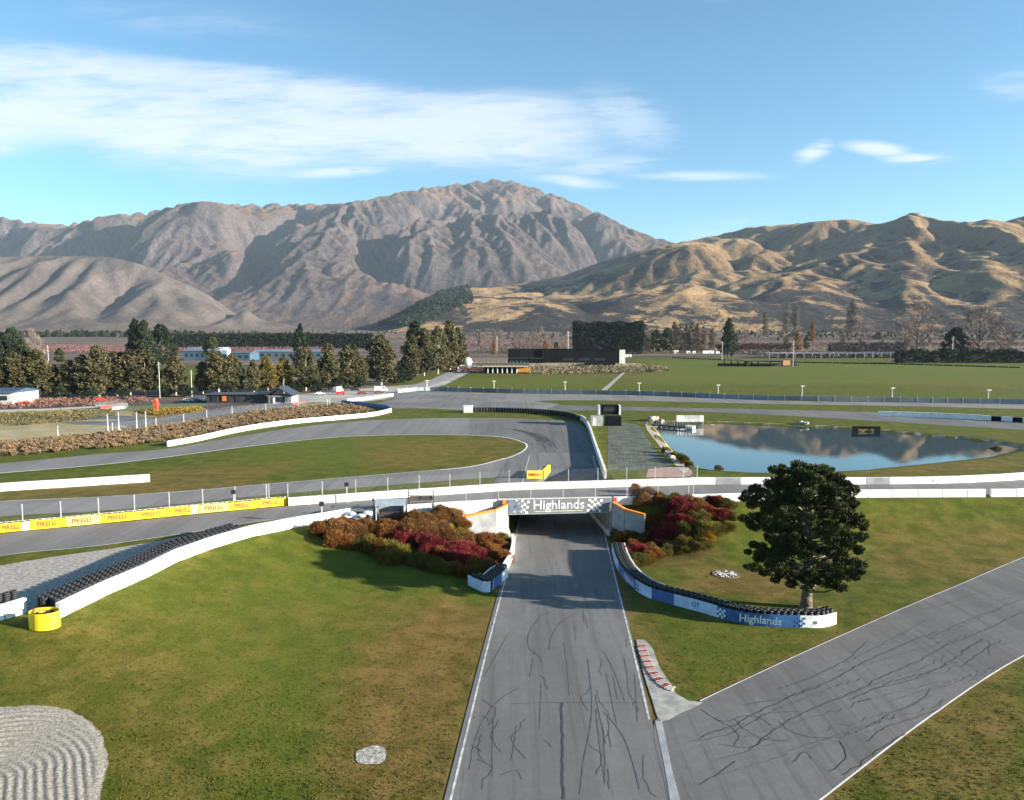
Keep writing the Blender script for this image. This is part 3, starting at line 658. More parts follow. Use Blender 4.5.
hp = np.array([G(*p) for p in [(470,419.5),(540,420),(574,424),(592,450),(600,470),(560,484),(510,484),(500,474),(512,457),(525,452),(528,445),(520,439),(500,436),(470,434)]])
hk = [inside(l, hp) for l in hk]; marks('skid_mark', [l for l in hk if len(l) > 3], .16, .042, M_SKID, hair)
# white lines and kerb stones of the plateau tracks
marks('edge_line', [resample([G(*p) for p in [(-120,483.5),(0,473.3),(90,465.8),(150,459.3),(250,446.3),(330,437.8),(400,435),(470,435.3),(505,437.5),(522,442),(527,446),(522,452),(506,458.5),(470,467),(440,470)]], 2)], .45, .04, M_CONCL, outer_track)
marks('edge_line', [resample([G(*p) for p in t1l[:7]], 2)], .2, .022, M_LINE, bridge_track)
marks('edge_line', [resample([G(*p) for p in t2u[:9]], 2)], .25, .026, M_LINE, infield_track)

# pond
wm = bpy.data.materials.new('pond_water'); wm.use_nodes = True
def _w():
    nt = wm.node_tree; b = nt.nodes['Principled BSDF']; b.inputs['Base Color'].default_value = (.008, .030, .040, 1); b.inputs['Roughness'].default_value = .02
    b.inputs['IOR'].default_value = 1.7; b.inputs['Specular IOR Level'].default_value = 1.0
    g = nd(nt, 'ShaderNodeNewGeometry').outputs['Position']; bn = nd(nt, 'ShaderNodeBump'); bn.inputs['Distance'].default_value = .003
    nt.links.new(noise(nt, mapping(nt, g, (.5, .9, 1)), 1.0, 3, .5), bn.inputs['Height']); nt.links.new(bn.outputs[0], b.inputs['Normal'])
_w()
cx, cy = PONDW.mean(0)
pv = [(cx+(x-cx)*1.02+np.sign(x-cx)*1.2, cy+(y-cy)*1.02+np.sign(y-cy)*1.2, WATER_Z) for x, y in PONDW]
pme = bpy.data.meshes.new('pond_water'); pme.from_pydata(pv, [], [tuple(range(len(pv)))[::-1]]); pme.materials.append(wm)
pond = link('pond_water', pme); 
if pme.polygons[0].normal.z < 0: pme.flip_normals()
tag(pond, kind='structure')
def ring(poly, w0, w1, name, m, off, jag=.3, seed=2, sel=None):
    pts = resample([tuple(q) for q in poly]+[tuple(poly[0])], 1.5)
    if sel: pts = [p for p in pts if sel(p)]
    r_ = random.Random(seed); mb = MB(); n = len(pts); vs = []
    for i, p in enumerate(pts):
        a, b = pts[max(i-1, 0)], pts[min(i+1, n-1)]; t = np.array([b[0]-a[0], b[1]-a[1]]); t /= np.linalg.norm(t)+1e-9; nr = np.array([t[1], -t[0]])
        for w in (w0, w1): q = np.array(p)+nr*(w+r_.uniform(-jag, jag)); vs.append(q)
    return vs, n
sgn_area = sum(PONDW[i][0]*PONDW[(i+1) % len(PONDW)][1]-PONDW[(i+1) % len(PONDW)][0]*PONDW[i][1] for i in range(len(PONDW)))
k_ = 1 if sgn_area > 0 else -1
vs, n = ring(PONDW, -1.2*k_, 2.0*k_, 'x', M_SOIL, 0)
zz = T(np.array([v[0] for v in vs]), np.array([v[1] for v in vs]))+.05
mb = MB(); mb.add([(v[0], v[1], float(z)) for v, z in zip(vs, zz)], [(2*i, 2*i+2, 2*i+3, 2*i+1) for i in range(n-1)]); tag(mb.build('pond_shore', M_SOIL), kind='structure')
path_l = drape_mesh('shore_path', resample([G(*p) for p in [(645,424),(652,425),(664,440),(676,455),(690,470),(684,473),(668,457),(655,440),(647,430)]], 2), .035, 2, mat('shingle', (.46,.39,.30), .95, n_scale=1.5, n_amt=.25)); tag(path_l, kind='structure')

# sand trap with raked furrows, bottom of the near field
def sand_trap():
    cx_, cy_ = G(20, 790); a, b = 9.5, 7.6
    poly = [G(*p) for p in [(-120,745),(-60,718),(0,708),(40,706),(72,712),(96,728),(106,750),(105,775),(98,800),(90,840),(0,900),(-120,850)]]
    poly = resample(poly+[poly[0]], .6); P2 = np.array(poly)
    x0, x1, y0, y1 = P2[:, 0].min(), P2[:, 0].max(), P2[:, 1].min(), P2[:, 1].max()
    xs = np.arange(x0, x1, .09); ys_ = np.arange(y0, y1, .09); X, Y = np.meshgrid(xs, ys_)
    sd = poly_sd(X, Y, P2)+fbm(X.shape, np.random.default_rng(8), 4, 14)*.07; sdc = np.clip(-sd, 0, 5)
    # furrows follow the rim on the right and run straight down the middle
    n = fbm(X.shape, np.random.default_rng(3), 4, 20)*.10
    ccx, ccy = G(-25, 790); ax_ = (X-ccx)*.85+(Y-ccy)*.53; bx_ = -(X-ccx)*.53+(Y-ccy)*.85; c = np.hypot(ax_, np.maximum(bx_, 0)*.9)
    z = .036*np.sin((c+n*.35)*2*math.pi/.56)*ss(sdc, .25, 1.1)+.03*n+.06
    z = z*ss(sdc, 0, .5)+T(X, Y)+.03
    ix = np.arange(X.size).reshape(X.shape); q = np.stack([ix[:-1, :-1], ix[:-1, 1:], ix[1:, 1:], ix[1:, :-1]], -1).reshape(-1, 4)
    ins = (sd < .08).ravel(); q = q[ins[q].all(1)]
    me = mesh_np('raked_sand_trap', np.stack([X, Y, z], -1).reshape(-1, 3), q, True)
    o = link('raked_sand_trap', me, None, mat('pale_sand', (.30,.275,.235), .95, n_scale=6, n_amt=.3, bump=.04, bump_scale=12)); tag(o, kind='structure')
sand_trap()
slab = drape_mesh('bare_patch', resample([G(*p) for p in [(356,752),(372,746),(384,748),(386,757),(380,764),(358,763),(356,752)]], .4), .04, .5, mat('pale_rubble', (.42,.40,.36), .9, n_scale=4, n_amt=.35, bump=.05)); tag(slab, kind='structure')

# ------------------------------------------------------------------ text
def text_mesh(s, size, ext=.01, bold=0.0, sx=1.0):
    cu = bpy.data.curves.new('lettering', 'FONT'); cu.body = s; cu.size = size; cu.extrude = ext; cu.offset = bold; cu.align_x = 'CENTER'; cu.align_y = 'CENTER'; cu.resolution_u = 3
    o = bpy.data.objects.new('lettering', cu); C.objects.link(o); dg = bpy.context.evaluated_depsgraph_get()
    me = bpy.data.meshes.new_from_object(o.evaluated_get(dg)); C.objects.unlink(o); bpy.data.objects.remove(o); bpy.data.curves.remove(cu)
    me.transform(Matrix.Diagonal((sx, 1, 1, 1)) @ Matrix.Identity(4)); me.materials.clear(); return me
def put_text(parent, me, m, loc, rz=0.0, name='lettering'):
    """upright text in the parent's space, facing -y before rotation"""
    o = link(name, me, parent, m); o.location = loc; o.rotation_euler = (math.pi/2, 0, rz); return o

# ------------------------------------------------------------------ walls and barriers
def blocks(mb, pts, h, th, L=4.0, gap=.07, base=None, mi=None, side=0.0, top=None):
    """concrete blocks set end to end along world points"""
    q = resample(pts, .25); acc = 0; start = q[0]; k = 0
    for i in range(1, len(q)):
        acc += math.hypot(q[i][0]-q[i-1][0], q[i][1]-q[i-1][1])
        if acc >= L or i == len(q)-1:
            a, b = start, q[i]; dx, dy = b[0]-a[0], b[1]-a[1]; ln = math.hypot(dx, dy); an = math.atan2(dy, dx)
            mx, my = (a[0]+b[0])/2-math.sin(an)*side, (a[1]+b[1])/2+math.cos(an)*side
            zb = min(T1(*a), T1(*b), T1(mx, my)) if base is None else base; zt = max(T1(*a), T1(*b)) if base is None else base
            H = (zt-zb)+h+.15
            mb.box(mx, my, zb-.15+H/2, ln-gap, th, H, an, mi(k) if mi else 0, 1.0)
            k += 1; start = b; acc = 0
def wall(name, px, h, th, label, cat='wall', m=None, L=4.0, mi=None, group=None, world=False, side=0.0, base=None):
    pts = px if world else [(G(*p) if base is None else P(*p)) for p in px]
    mb = MB(); blocks(mb, pts, h, th, L, mi=mi, side=side, base=base)
    o = mb.build(name, m or M_WHITE, bevel=.03); tag(o, label, cat, group); return o
def tyre_mesh():
    mb = MB(); n = 12; R, r, hh = .33, .17, .10
    prof = [(r, -hh), (R-.05, -hh), (R, -hh*.4), (R, hh*.4), (R-.05, hh), (r, hh), (r+.03, 0)]
    vs = []; k = len(prof)
    for i in range(n):
        a = 2*math.pi*i/n
        for rr, z in prof: vs.append((rr*math.cos(a), rr*math.sin(a), z))
    fs = [(i*k+j, ((i+1) % n)*k+j, ((i+1) % n)*k+(j+1) % k, i*k+(j+1) % k) for i in range(n) for j in range(k)]
    mb.add(vs, fs); return mb
TY = tyre_mesh()
def stack_mesh(n, seed):
    r_ = random.Random(seed); mb = MB()
    for i in range(n):
        ox, oy = r_.uniform(-.03, .03), r_.uniform(-.03, .03); mb.add([(v[0]+ox, v[1]+oy, v[2]+.105+i*.205) for v in TY.v], TY.f)
    me = mb.mesh('tyre_stack'); me.materials.append(M_RUBBER); me.polygons.foreach_set('use_smooth', [True]*len(me.polygons)); return me
ST = [stack_mesh(8, i) for i in range(3)]; ST6 = [stack_mesh(6, 9+i) for i in range(2)]
def tyres_along(parent, pts, rows, n0, side0, step=.68, meshes=ST, maxn=100, white=0.0, rest_m=None):
    """stacks of tyres standing in rows along a wall; beyond maxn the rest is one heap"""
    q = resample(pts, .05); acc = 0; pos = []; last = q[0]
    for i in range(1, len(q)):
        acc += math.hypot(q[i][0]-q[i-1][0], q[i][1]-q[i-1][1])
        if acc >= step:
            acc = 0; an = math.atan2(q[i][1]-q[i-1][1], q[i][0]-q[i-1][0])
            for r in range(rows):
                s = side0+r*.67*(1 if side0 > 0 else -1); off = .34 if r % 2 else 0
                x, y = q[i][0]-math.sin(an)*s+math.cos(an)*off, q[i][1]+math.cos(an)*s+math.sin(an)*off
                pos.append((x, y, T1(x, y)))
    pos.sort(key=lambda p: p[1]); r_ = random.Random(5)
    px0, py0 = parent.location.x, parent.location.y
    for (x, y, z) in pos[:maxn]:
        link('tyre_stack', r_.choice(meshes), parent, None, (x-px0, y-py0, z-parent.location.z), r_.uniform(0, 6))
    if len(pos) > maxn:
        mb = MB()
        for (x, y, z) in pos[maxn:]:
            for v0 in [r_.choice(meshes)]:
                co = [tuple(v.co) for v in v0.vertices]; mb.add([(c[0]+x-px0, c[1]+y-py0, c[2]+z-parent.location.z) for c in co], [tuple(p.vertices) for p in v0.polygons])
        o = mb.build('tyre_heap', M_RUBBER, parent); o['kind'] = 'stuff'
# long white wall at the edge of the near field, with its tyre rows
lw = wall('concrete_wall', [(58,618),(100,597),(150,575),(185,557),(215,547),(260,534),(310,525),(350,518)], 1.45, .5, 'long white painted concrete block wall curving along the top edge of the grass field', 'wall', L=6.0)
ltb = tag(empty('tyre_barrier', (WALL[2][0], WALL[2][1], PL)), 'rows of black tyre stacks packed behind the long curving white wall', 'tyre barrier')
tyres_along(ltb, [G(*p) for p in [(58,618),(100,597),(150,575),(185,557),(215,547),(245,538)]], 4, 0, .60)
lw2 = wall('concrete_wall', [(-140,648),(-60,632),(0,620),(26,612)], 1.45, .5, 'short white concrete wall beyond the yellow drum, cut off by the picture edge', 'wall', L=5.0)
ltb2 = tag(empty('tyre_barrier', (WALL[1][0]-4, WALL[1][1]+1, PL)), 'short clump of black tyre stacks on top of the wall end beyond the yellow drum', 'tyre barrier')
tyres_along(ltb2, [G(*p) for p in [(-120,640),(-60,628),(0,612),(22,606)]], 1, 0, .45, maxn=40)
def drum():
    x, y = G(45, 626); r = tag(empty('tyre_bundle', (x, y, T1(x, y))), 'round tyre bundle wrapped in bright yellow belting at the end of the white wall', 'tyre bundle')
    mb = MB(); n = 28; R = 1.35; prof = [(R, -.1), (R, 1.45), (R-.07, 1.45), (R-.07, -.1)]
    vs = [(p*math.cos(2*math.pi*i/n), p*math.sin(2*math.pi*i/n)*.72, z) for i in range(n) for p, z in prof]
    mb.add(vs, [(i*4+j, ((i+1) % n)*4+j, ((i+1) % n)*4+(j+1) % 4, i*4+(j+1) % 4) for i in range(n) for j in range(4)])
    mb.build('belting', M_YEL, r, smooth=False)
    for (a, b) in ((0,0), (.68,.12), (-.66,.1), (.36,-.5), (-.34,-.5), (.3,.5), (-.36,.5)):
        if (a/1.3)**2+(b/.95)**2 < .75: link('tyre_stack', ST6[0], r, None, (a, b, 0), a*3)
    mb = MB(); mb.box(-.5, .1, 1.47, .5, 1.5, .03, .9); mb.build('strap', M_YEL, r)
drum()
# yellow banner blocks along the far side of the bridge track
b0 = [G(*p) for p in [(-130,549.5),(-60,540.5),(0,532.5),(49,528.2),(102,523),(150,518.2),(200,513.2),(250,508.6),(288,505)]]
def banner_mesh(L, mats, white=0):
    mb = MB(); h = 1.2
    mb.box(0, -.02, h/2+.05, L-.08, .05, h-.08, 0, 0)
    return mb
LET_P = text_mesh('PIRELLI', .88, .008, .03, .88)
q = resample(b0, .1); segs = []; acc = 0; st_ = q[0]; nseg = 0
M_YEL2 = mat('faded_yellow_vinyl', (.84,.66,.16), .5, n_scale=.8, n_amt=.08)
for i in range(1, len(q)):
    acc += math.hypot(q[i][0]-q[i-1][0], q[i][1]-q[i-1][1])
    if acc >= 4.2: segs.append((st_, q[i])); st_ = q[i]; acc = 0
tb_proto = None
for k, (a, b) in enumerate(segs):
    ln = math.hypot(b[0]-a[0], b[1]-a[1]); an = math.atan2(b[1]-a[1], b[0]-a[0]); mx, my = (a[0]+b[0])/2, (a[1]+b[1])/2
    r = empty('banner_block', (mx, my, PL), an+.01*math.sin(k*2.1))
    pale = (k % 4 == 1); 
    tag(r, 'tyre block with %s yellow banner, red lettering, %s from picture edge end' % ('faded' if pale else 'bright', ordw(k)), 'banner barrier', 'yellow banner blocks in a row along the track')
    mb = MB(); hh = 1.22+.04*math.sin(k*1.7)
    mb.box(0, 0, hh/2, ln-.1, .05, hh, 0); mb.build('banner', M_YEL2 if pale else M_YEL, r)
    put_text(r, LET_P, M_RED, (-.1+.15*math.sin(k), -.035, hh*.50))
    if k % 5 == 3: mb = MB(); mb.box(ln*.36, -.006, hh/2, ln*.22, .06, hh*.98); mb.build('plain_panel', M_WHITE, r)
    for t in range(6): link('tyre_stack', ST6[t % 2], r, None, (-ln/2+.4+t*.68, .42, 0), t)
    mb = MB(); mb.box(0, .82, .62, ln-.04, .12, 1.24); mb.build('backing_wall', M_CONCL, r)
# far side white wall carrying on over the bridge
fpts = [(288,505.5),(330,502.5),(400,497.5),(460,493.5),(512,490),(560,488.7),(608,487.2),(690,484.7)]
wall('concrete_wall', fpts, 1.25, .45, 'off-white concrete wall along the far side of the track across the bridge', 'wall', M_CONCL, L=5.0, base=PL)
wall('concrete_wall', [(690,484.4),(760,484.2),(830,484.3),(930,483.5),(985,481.5),(1024,479),(1100,471.5),(1220,456)], 1.25, .45, 'bright white wall with one grey section and red and grey emblems, beyond the track near the pond', 'wall', [M_WHITE, M_CONCG], L=4.35, mi=lambda k: 1 if k in (1, 7) else 0)
fw = [o for o in C.objects if o.name.startswith('concrete_wall')][-1]
def gt_text():
    for k, px in enumerate([893, 915, 937, 959, 981, 1003, 1020]):
        x, y = G(px, np.interp(px, [690, 830, 930, 985, 1024], [484.4, 484.3, 483.5, 481.5, 479])); x2, y2 = G(px+8, np.interp(px+8, [690, 830, 930, 985, 1024], [484.4, 484.3, 483.5, 481.5, 479])); an = math.atan2(y2-y, x2-x)
        for s, m, dx in (('G', M_CONCG, -.75), ('T', M_RED, .0), ('=', M_PALEB, .85)):
            o = link('lettering', text_mesh(s, 1.05, .01, .02), fw, m); o.location = (x+dx*math.cos(an)+.26*math.sin(an), y+dx*math.sin(an)-.26*math.cos(an), PL+.62); o.rotation_euler = (math.pi/2, 0, an)
gt_text()
wall('concrete_wall', [(770,499.5),(830,497.8),(900,497.2),(985,496.8)], 1.3, .45, 'low white wall on the near side of the track above the grass behind the big tree', 'wall', L=4.0)
wall('concrete_wall', [(990,496.7),(1024,496.2),(1100,491),(1220,476)], 1.3, .45, 'separate white wall block with pale lettering at the picture edge beyond the side road', 'wall', L=4.0)
wall('concrete_wall', [(-150,503),(-60,496),(0,491),(60,487.3),(110,484),(150,481.5)], 1.35, .6, 'white concrete barrier standing alone on the long grass island between two tracks', 'wall', L=6.0)
wall('concrete_wall', [(167,446.5),(200,440.5),(240,431.5),(290,424),(340,419.5),(372,416.3),(391,412)], 1.3, .5, 'white concrete barrier below the tan tussocks following the outer track bend', 'wall', L=5.0)
w1 = wall('concrete_wall', [(391,411.7),(386,408.5),(362,405.5),(342,403.3)], 1.3, .5, 'barrier coloured blue for its shade, running back from the outer track bend towards the car park', 'wall', M_BLUE, L=5.0)  # the blue stands in for shade on this wall
wall('concrete_wall', [(347,401.5),(370,399.2),(393,396)], 1.1, .5, 'short white barrier beside the car park entrance', 'wall', L=5.0)
hw = wall('concrete_wall', [(576,418.5),(584,421.5),(589,430),(594,445),(599,460),(605,478)], 1.5, .5, 'pale concrete wall round the outside of the hairpin casting a long shadow', 'wall', M_CONCL, L=5.0, base=PL)
htb = tag(empty('tyre_barrier', (*G(540, 415), PL)), 'black tyre wall curving along the grass edge at the back of the hairpin', 'tyre barrier')
tyres_along(htb, [G(*p) for p in [(466,411.8),(500,412),(540,413.5),(566,416),(580,420)]], 2, 0, -.4, step=.95, maxn=100)
bk = wall('concrete_wall', [(466,411),(500,411.2),(540,412.6),(566,415),(576,418)], 1.3, .4, 'thin grey wall backing the tyres behind the hairpin', 'wall', M_CONCG, L=5.0)
# ------------------------------------------------------------------ bridge over the lower road
def bridge():
    A = Vector((-.45, 114.35, 0)); B = Vector((15.35, 115.85, 0)); an = math.atan2(B.y-A.y, B.x-A.x); Ln = (B-A).length
    r = tag(empty('track_bridge', A, an), 'concrete bridge carrying the track over the lower road, with white lettered grey sign', 'bridge')
    mb = MB(); mb.box(Ln/2, 7.7, 2.96, Ln+.6, 15.2, 1.02); mb.build('deck', M_CONCG, r)
    # abutments
    for sx in (0, 1):
        mb = MB(); x = -.45 if sx == 0 else Ln+.45
        mb.box(x, 7.7, .4, .8, 15.3, 5.3); mb.build('abutment', M_CONCL if sx == 0 else M_CONCG, r)
    # sign fascia
    mb = MB(); mb.box(Ln/2-.05, -.12, 3.68, Ln+.5, .28, 2.3); s = mb.build('sign_panel', mat('sign_grey', (.16,.175,.19), .6, n_scale=.5, n_amt=.08), r, bevel=.02)
    mb = MB(); mb.box(Ln/2-.05, -.10, 4.86, Ln+.6, .42, .08); mb.build('coping', M_CONCL, s)
    mb = MB(); mb.box(Ln/2-.05, -.16, 2.50, Ln+.5, .32, .10); mb.build('lower_edge', mat('sign_edge', (.36,.38,.36), .6), s)
    put_text(s, text_mesh('Highlands', 2.05, .012, .014, 1.02), M_WHITE, (Ln/2-.2, -.28, 3.82))
    mb = MB(); mb.box(Ln/2-.2, -.275, 2.86, 7.6, .02, .13); mb.build('underline', mat('gold_line', (.62,.55,.35), .6), s)
    # small serifs so the name reads like the lettered sign
    for sx in (-1, 1):
        mb = MB(); cx0 = Ln/2-.2+sx*5.75
        for i in range(5):
            for j in range(5):
                if (i+j) % 2 == 0: mb.box(cx0-1.0+i*.46+.07*(j-2), -.275, 2.85+j*.41+.12*math.sin(i*1.3), .42, .02, .37, 0)
        mb.build('chequered_emblem', M_WHITE, s)
    # grey-blue end of the panel
    mb = MB(); mb.box(.9, -.27, 3.6, 1.9, .03, 1.9); mb.build('blue_panel', mat('slate_blue', (.16,.20,.27), .6), s)
    # near white retaining walls either side
    for nm, pts, zb, zt in (('retaining_wall', [(-15.8,110.9),(-9,113.0),(-.9,115.1)], .6, 4.75), ('retaining_wall', [(15.9,116.2),(26,117.6),(35,118.8),(43,119.8)], .6, 4.8)):
        mb = MB(); q = resample(pts, 4.0); inv = r.matrix_basis.inverted() if False else (Matrix.Translation(A) @ Matrix.Rotation(an, 4, 'Z')).inverted()
        for a, b in zip(q[:-1], q[1:]):
            p0, p1 = inv @ Vector((*a, 0)), inv @ Vector((*b, 0)); aa = math.atan2(p1.y-p0.y, p1.x-p0.x)
            mb.box((p0.x+p1.x)/2, (p0.y+p1.y)/2, (zb+zt)/2, (p1-p0).length-.03, .4, zt-zb, aa)
        mb.build(nm, M_CONCL, r, bevel=.02)
    # wing walls with orange capping
    for pts in ([(-.75,113.95,3.9),(-2.6,112.7,3.3),(-7.5,111.3,2.7),(-13,110.0,2.2)], [(15.8,115.3,3.9),(17.4,113.6,3.2),(20.3,112.6,2.6)]):
        inv = (Matrix.Translation(A) @ Matrix.Rotation(an, 4, 'Z')).inverted(); wmb, cmb = MB(), MB()
        P3 = [inv @ Vector(p) for p in pts]
        for p0, p1 in zip(P3[:-1], P3[1:]):
            d = (p1-p0); d.z = 0; d.normalize(); nr = Vector((-d.y, d.x, 0))
            def prism(mbx, z0a, z0b, z1a, z1b, hw):
                vs = [p0+nr*hw, p1+nr*hw, p1-nr*hw, p0-nr*hw]; zb_ = [z0a, z0b, z0b, z0a]; zt_ = [z1a, z1b, z1b, z1a]
                mbx.add([(v.x, v.y, z) for v, z in zip(vs, zb_)]+[(v.x, v.y, z) for v, z in zip(vs, zt_)], [(0,3,2,1),(4,5,6,7),(0,1,5,4),(1,2,6,5),(2,3,7,6),(3,0,4,7)])
            prism(wmb, -2.2, -2.2, p0.z, p1.z, .17); prism(cmb, p0.z+.003, p1.z+.003, p0.z+.34, p1.z+.34, .24)
        wv = wmb.build('wing_wall', M_CONCG, r); cmb.build('capping', M_ORANGE, wv)
    for x, mm in ((-.75, M_ORANGE), (Ln+.78, M_RED)):
        mb = MB(); mb.box(x, -.12, 4.2, .55, .3, 1.1); mb.build('end_post', mm, r)
    # inner lining walls of the tunnel mouth: pale kerbs
    for x in (.1, Ln-.1):
        mb = MB(); mb.box(x, 7, -.95, .26, 13.8, .9); mb.build('kerb_wall', M_CONCL, r)
    return r
bridge()

# catch fences: steel posts and wire mesh
wire = bpy.data.materials.new('wire_mesh'); wire.use_nodes = True
def _wire():
    nt = wire.node_tree; b = nt.nodes['Principled BSDF']; b.inputs['Base Color'].default_value = (.45,.47,.50,1); b.inputs['Metallic'].default_value = .2; b.inputs['Roughness'].default_value = .5
    tc = nd(nt, 'ShaderNodeTexCoord').outputs['UV']; sp = nd(nt, 'ShaderNodeSeparateXYZ'); nt.links.new(tc, sp.inputs[0])
    def ln(v): return mth(nt, 'LESS_THAN', mth(nt, 'FRACT', mth(nt, 'MULTIPLY', v, 1/.09)), .018)
    a = mth(nt, 'MAXIMUM', ln(sp.outputs[0]), ln(sp.outputs[1])); nt.links.new(a, b.inputs['Alpha'])
_wire()
def fence(name, pts, zb, h, label,  post_every=4.9, post_top=None, post_m=None, cat='fence', mesh_m=None, lean=0.0, maxp=100, base=None):
    q = resample(pts, .1); acc = 0; P_ = [q[0]]
    for i in range(1, len(q)):
        acc += math.hypot(q[i][0]-q[i-1][0], q[i][1]-q[i-1][1])
        if acc >= post_every: P_.append(q[i]); acc = 0
    P_.append(q[-1])
    z0 = T1(*P_[0]) if base is None else base; r = tag(empty(name, (P_[0][0], P_[0][1], z0)), label, cat)
    mb = MB(); mb.box(0, 0, (zb+h)/2, .11, .09, zb+h); mb.box(0, 0, zb+h, .18, .14, .06); pm = mb.mesh('post'); pm.materials.append(post_m or M_STEEL)
    vs, fs, uv = [], [], []; d = 0
    for i, p in enumerate(P_):
        x, y = p[0]-P_[0][0], p[1]-P_[0][1]; z = T1(*p)-z0 if base is None else 0.0
        if i < maxp: link('post', pm, r, None, (x, y, z))
        if i: d += math.hypot(p[0]-P_[i-1][0], p[1]-P_[i-1][1])
        vs += [(x, y, z+zb), (x, y, z+zb+h)]; uv += [(d, 0), (d, h)]
        if i: k = 2*i; fs.append((k-2, k, k+1, k-1))
    me = bpy.data.meshes.new('wire_panel'); me.from_pydata(vs, [], fs); ul = me.uv_layers.new(name='UVMap')
    for l in me.loops: ul.data[l.index].uv = uv[l.vertex_index]
    me.materials.append(mesh_m or wire); link('wire_panel', me, r); return r
def off(pts, s):
    out = []
    for i, p in enumerate(pts):
        a, b = pts[max(i-1, 0)], pts[min(i+1, len(pts)-1)]; t = np.array([b[0]-a[0], b[1]-a[1]]); t /= np.linalg.norm(t); out.append((p[0]-t[1]*s, p[1]+t[0]*s))
    return out
fence('catch_fence', off(b0[1:-1]+[G(*p) for p in [(270,506.8)]], 1.1), 0, 3.4, 'steel post and wire fence behind the yellow banner row', 4.55)
fence('catch_fence', [P(*p) for p in [(288,504.6),(330,501.6),(400,496.7),(460,492.8),(512,489.4),(560,488),(608,486.5),(697,484)]], 0, 3.3, 'steel post and wire fence on the far wall of the bridge track', 5.2, base=PL)
fence('catch_fence', [(-12,112.4),(-.5,114.75),(15.4,116.25),(29,118.2)], 1.3, 1.9, 'steel post and wire fence on the near edge of the bridge above the sign', 5.0, base=PL)

# banner-faced tyre barriers of the lower road
def strip_barrier(name, px, label, h, cuts, side, rows, back=True, name_at=()):
    pts = [G(*p) for p in px]; q = resample(pts, .5); o0 = q[0]; z0 = T1(*o0)
    r = tag(empty(name, (o0[0], o0[1], z0)), label, 'tyre barrier')
    ds = [0]
    for a, b in zip(q[:-1], q[1:]): ds.append(ds[-1]+math.hypot(b[0]-a[0], b[1]-a[1]))
    tot = ds[-1]
    for (f0, f1, m, nm) in cuts:
        seg = [p for p, d in zip(q, ds) if f0*tot-.3 <= d <= f1*tot+.3]
        if len(seg) < 2: continue
        mb = MB(); vs = [(p[0]-o0[0], p[1]-o0[1], T1(*p)-z0) for p in seg]
        mb.ribbon(vs, [(-.03, -.15), (.03, -.15), (.03, h), (-.03, h)]); mb.build(nm, m, r)
    tyres_along(r, q, rows, 0, side, meshes=ST)
    if back:
        wb = MB(); wq = off(q, side+rows*.67*(1 if side > 0 else -1)+(.0 if side > 0 else 0)); blocks(wb, [(p[0], p[1]) for p in wq], h+.05, .22, 3.0)
        wo = wb.build('backing_wall', M_CONCL, r); wo.location = (-o0[0], -o0[1], -z0)
    def frame(f):
        i = min(range(len(ds)), key=lambda k: abs(ds[k]-f*tot)); i = max(1, min(i, len(q)-2)); an = math.atan2(q[i+1][1]-q[i-1][1], q[i+1][0]-q[i-1][0]); return q[i], an
    return r, frame, o0, z0
cuts = [(0, .22, M_PALEB, 'banner'), (.22, .42, M_BLUE, 'banner'), (.42, .50, M_PALEB, 'banner'), (.50, .575, M_BLUE, 'banner'), (.575, .70, M_PALEB, 'banner'), (.70, .90, mat('royal_blue_vinyl', (.03,.11,.30), .45), 'banner'), (.90, 1.0, M_WHITE, 'banner')]
rb, frame, o0, z0 = strip_barrier('banner_barrier', [(612,552),(616,566),(625,581),(645,596),(670,604),(700,612),(730,621),(760,626),(800,627.5),(822,627.5),(836,624)], 'curving tyre barrier with blue and white banners in front of the big tree', 1.3, cuts, .42, 2)
def lay_text(s, f, size, m, h=.66, sx=1.0, bold=.01):
    (x, y), an = frame(f); o = link('lettering', text_mesh(s, size, .01, bold, sx), rb, m)
    o.location = (x-o0[0]+.06*math.sin(an), y-o0[1]-.06*math.cos(an), T1(x, y)-z0+h); o.rotation_euler = (math.pi/2, 0, an)
lay_text('Highlands', .80, 1.15, M_WHITE, sx=.95); lay_text('GT', .635, .8, M_BLUE); lay_text('Highlands', .36, 1.1, M_WHITE, sx=.9)
def checks(f, m):
    (x, y), an = frame(f); mb = MB()
    for i in range(4):
        for j in range(4):
            if (i+j) % 2 == 0: mb.box((i-1.5)*.26, -.05, .2+j*.26, .25, .02, .25)
    o = mb.build('chequered_emblem', m, rb); o.location = (x-o0[0], y-o0[1], T1(x, y)-z0); o.rotation_euler = (0, 0, an)
checks(.705, M_WHITE); checks(.90, M_BLUE); checks(.43, M_BLUE)
mb = MB(); (x, y), an = frame(.955); mb.box(0, -.05, .62, 1.3, .02, .35); oo = mb.build('blue_mark', M_PALEB, rb); oo.location = (x-o0[0], y-o0[1], T1(x, y)-z0); oo.rotation_euler = (0, 0, an)
lb, frame_l, o1, z1 = strip_barrier('banner_barrier', [(468,585),(478,590),(488,592.5),(500,584),(508,577)], 'short blue and white wrapped tyre barrier at the foot of the shrub bank', 1.3, [(0, .45, M_PALEB, 'banner'), (.45, .75, M_BLUE, 'banner'), (.75, 1, M_WHITE, 'banner')], .42, 2)
wall('kerb_wall', [(512.5,541),(513,550),(510,562),(503,574)], 1.15, .45, 'low white wall curving from the bridge mouth down past the shrub bank', 'wall', M_WHITE, L=2.0)
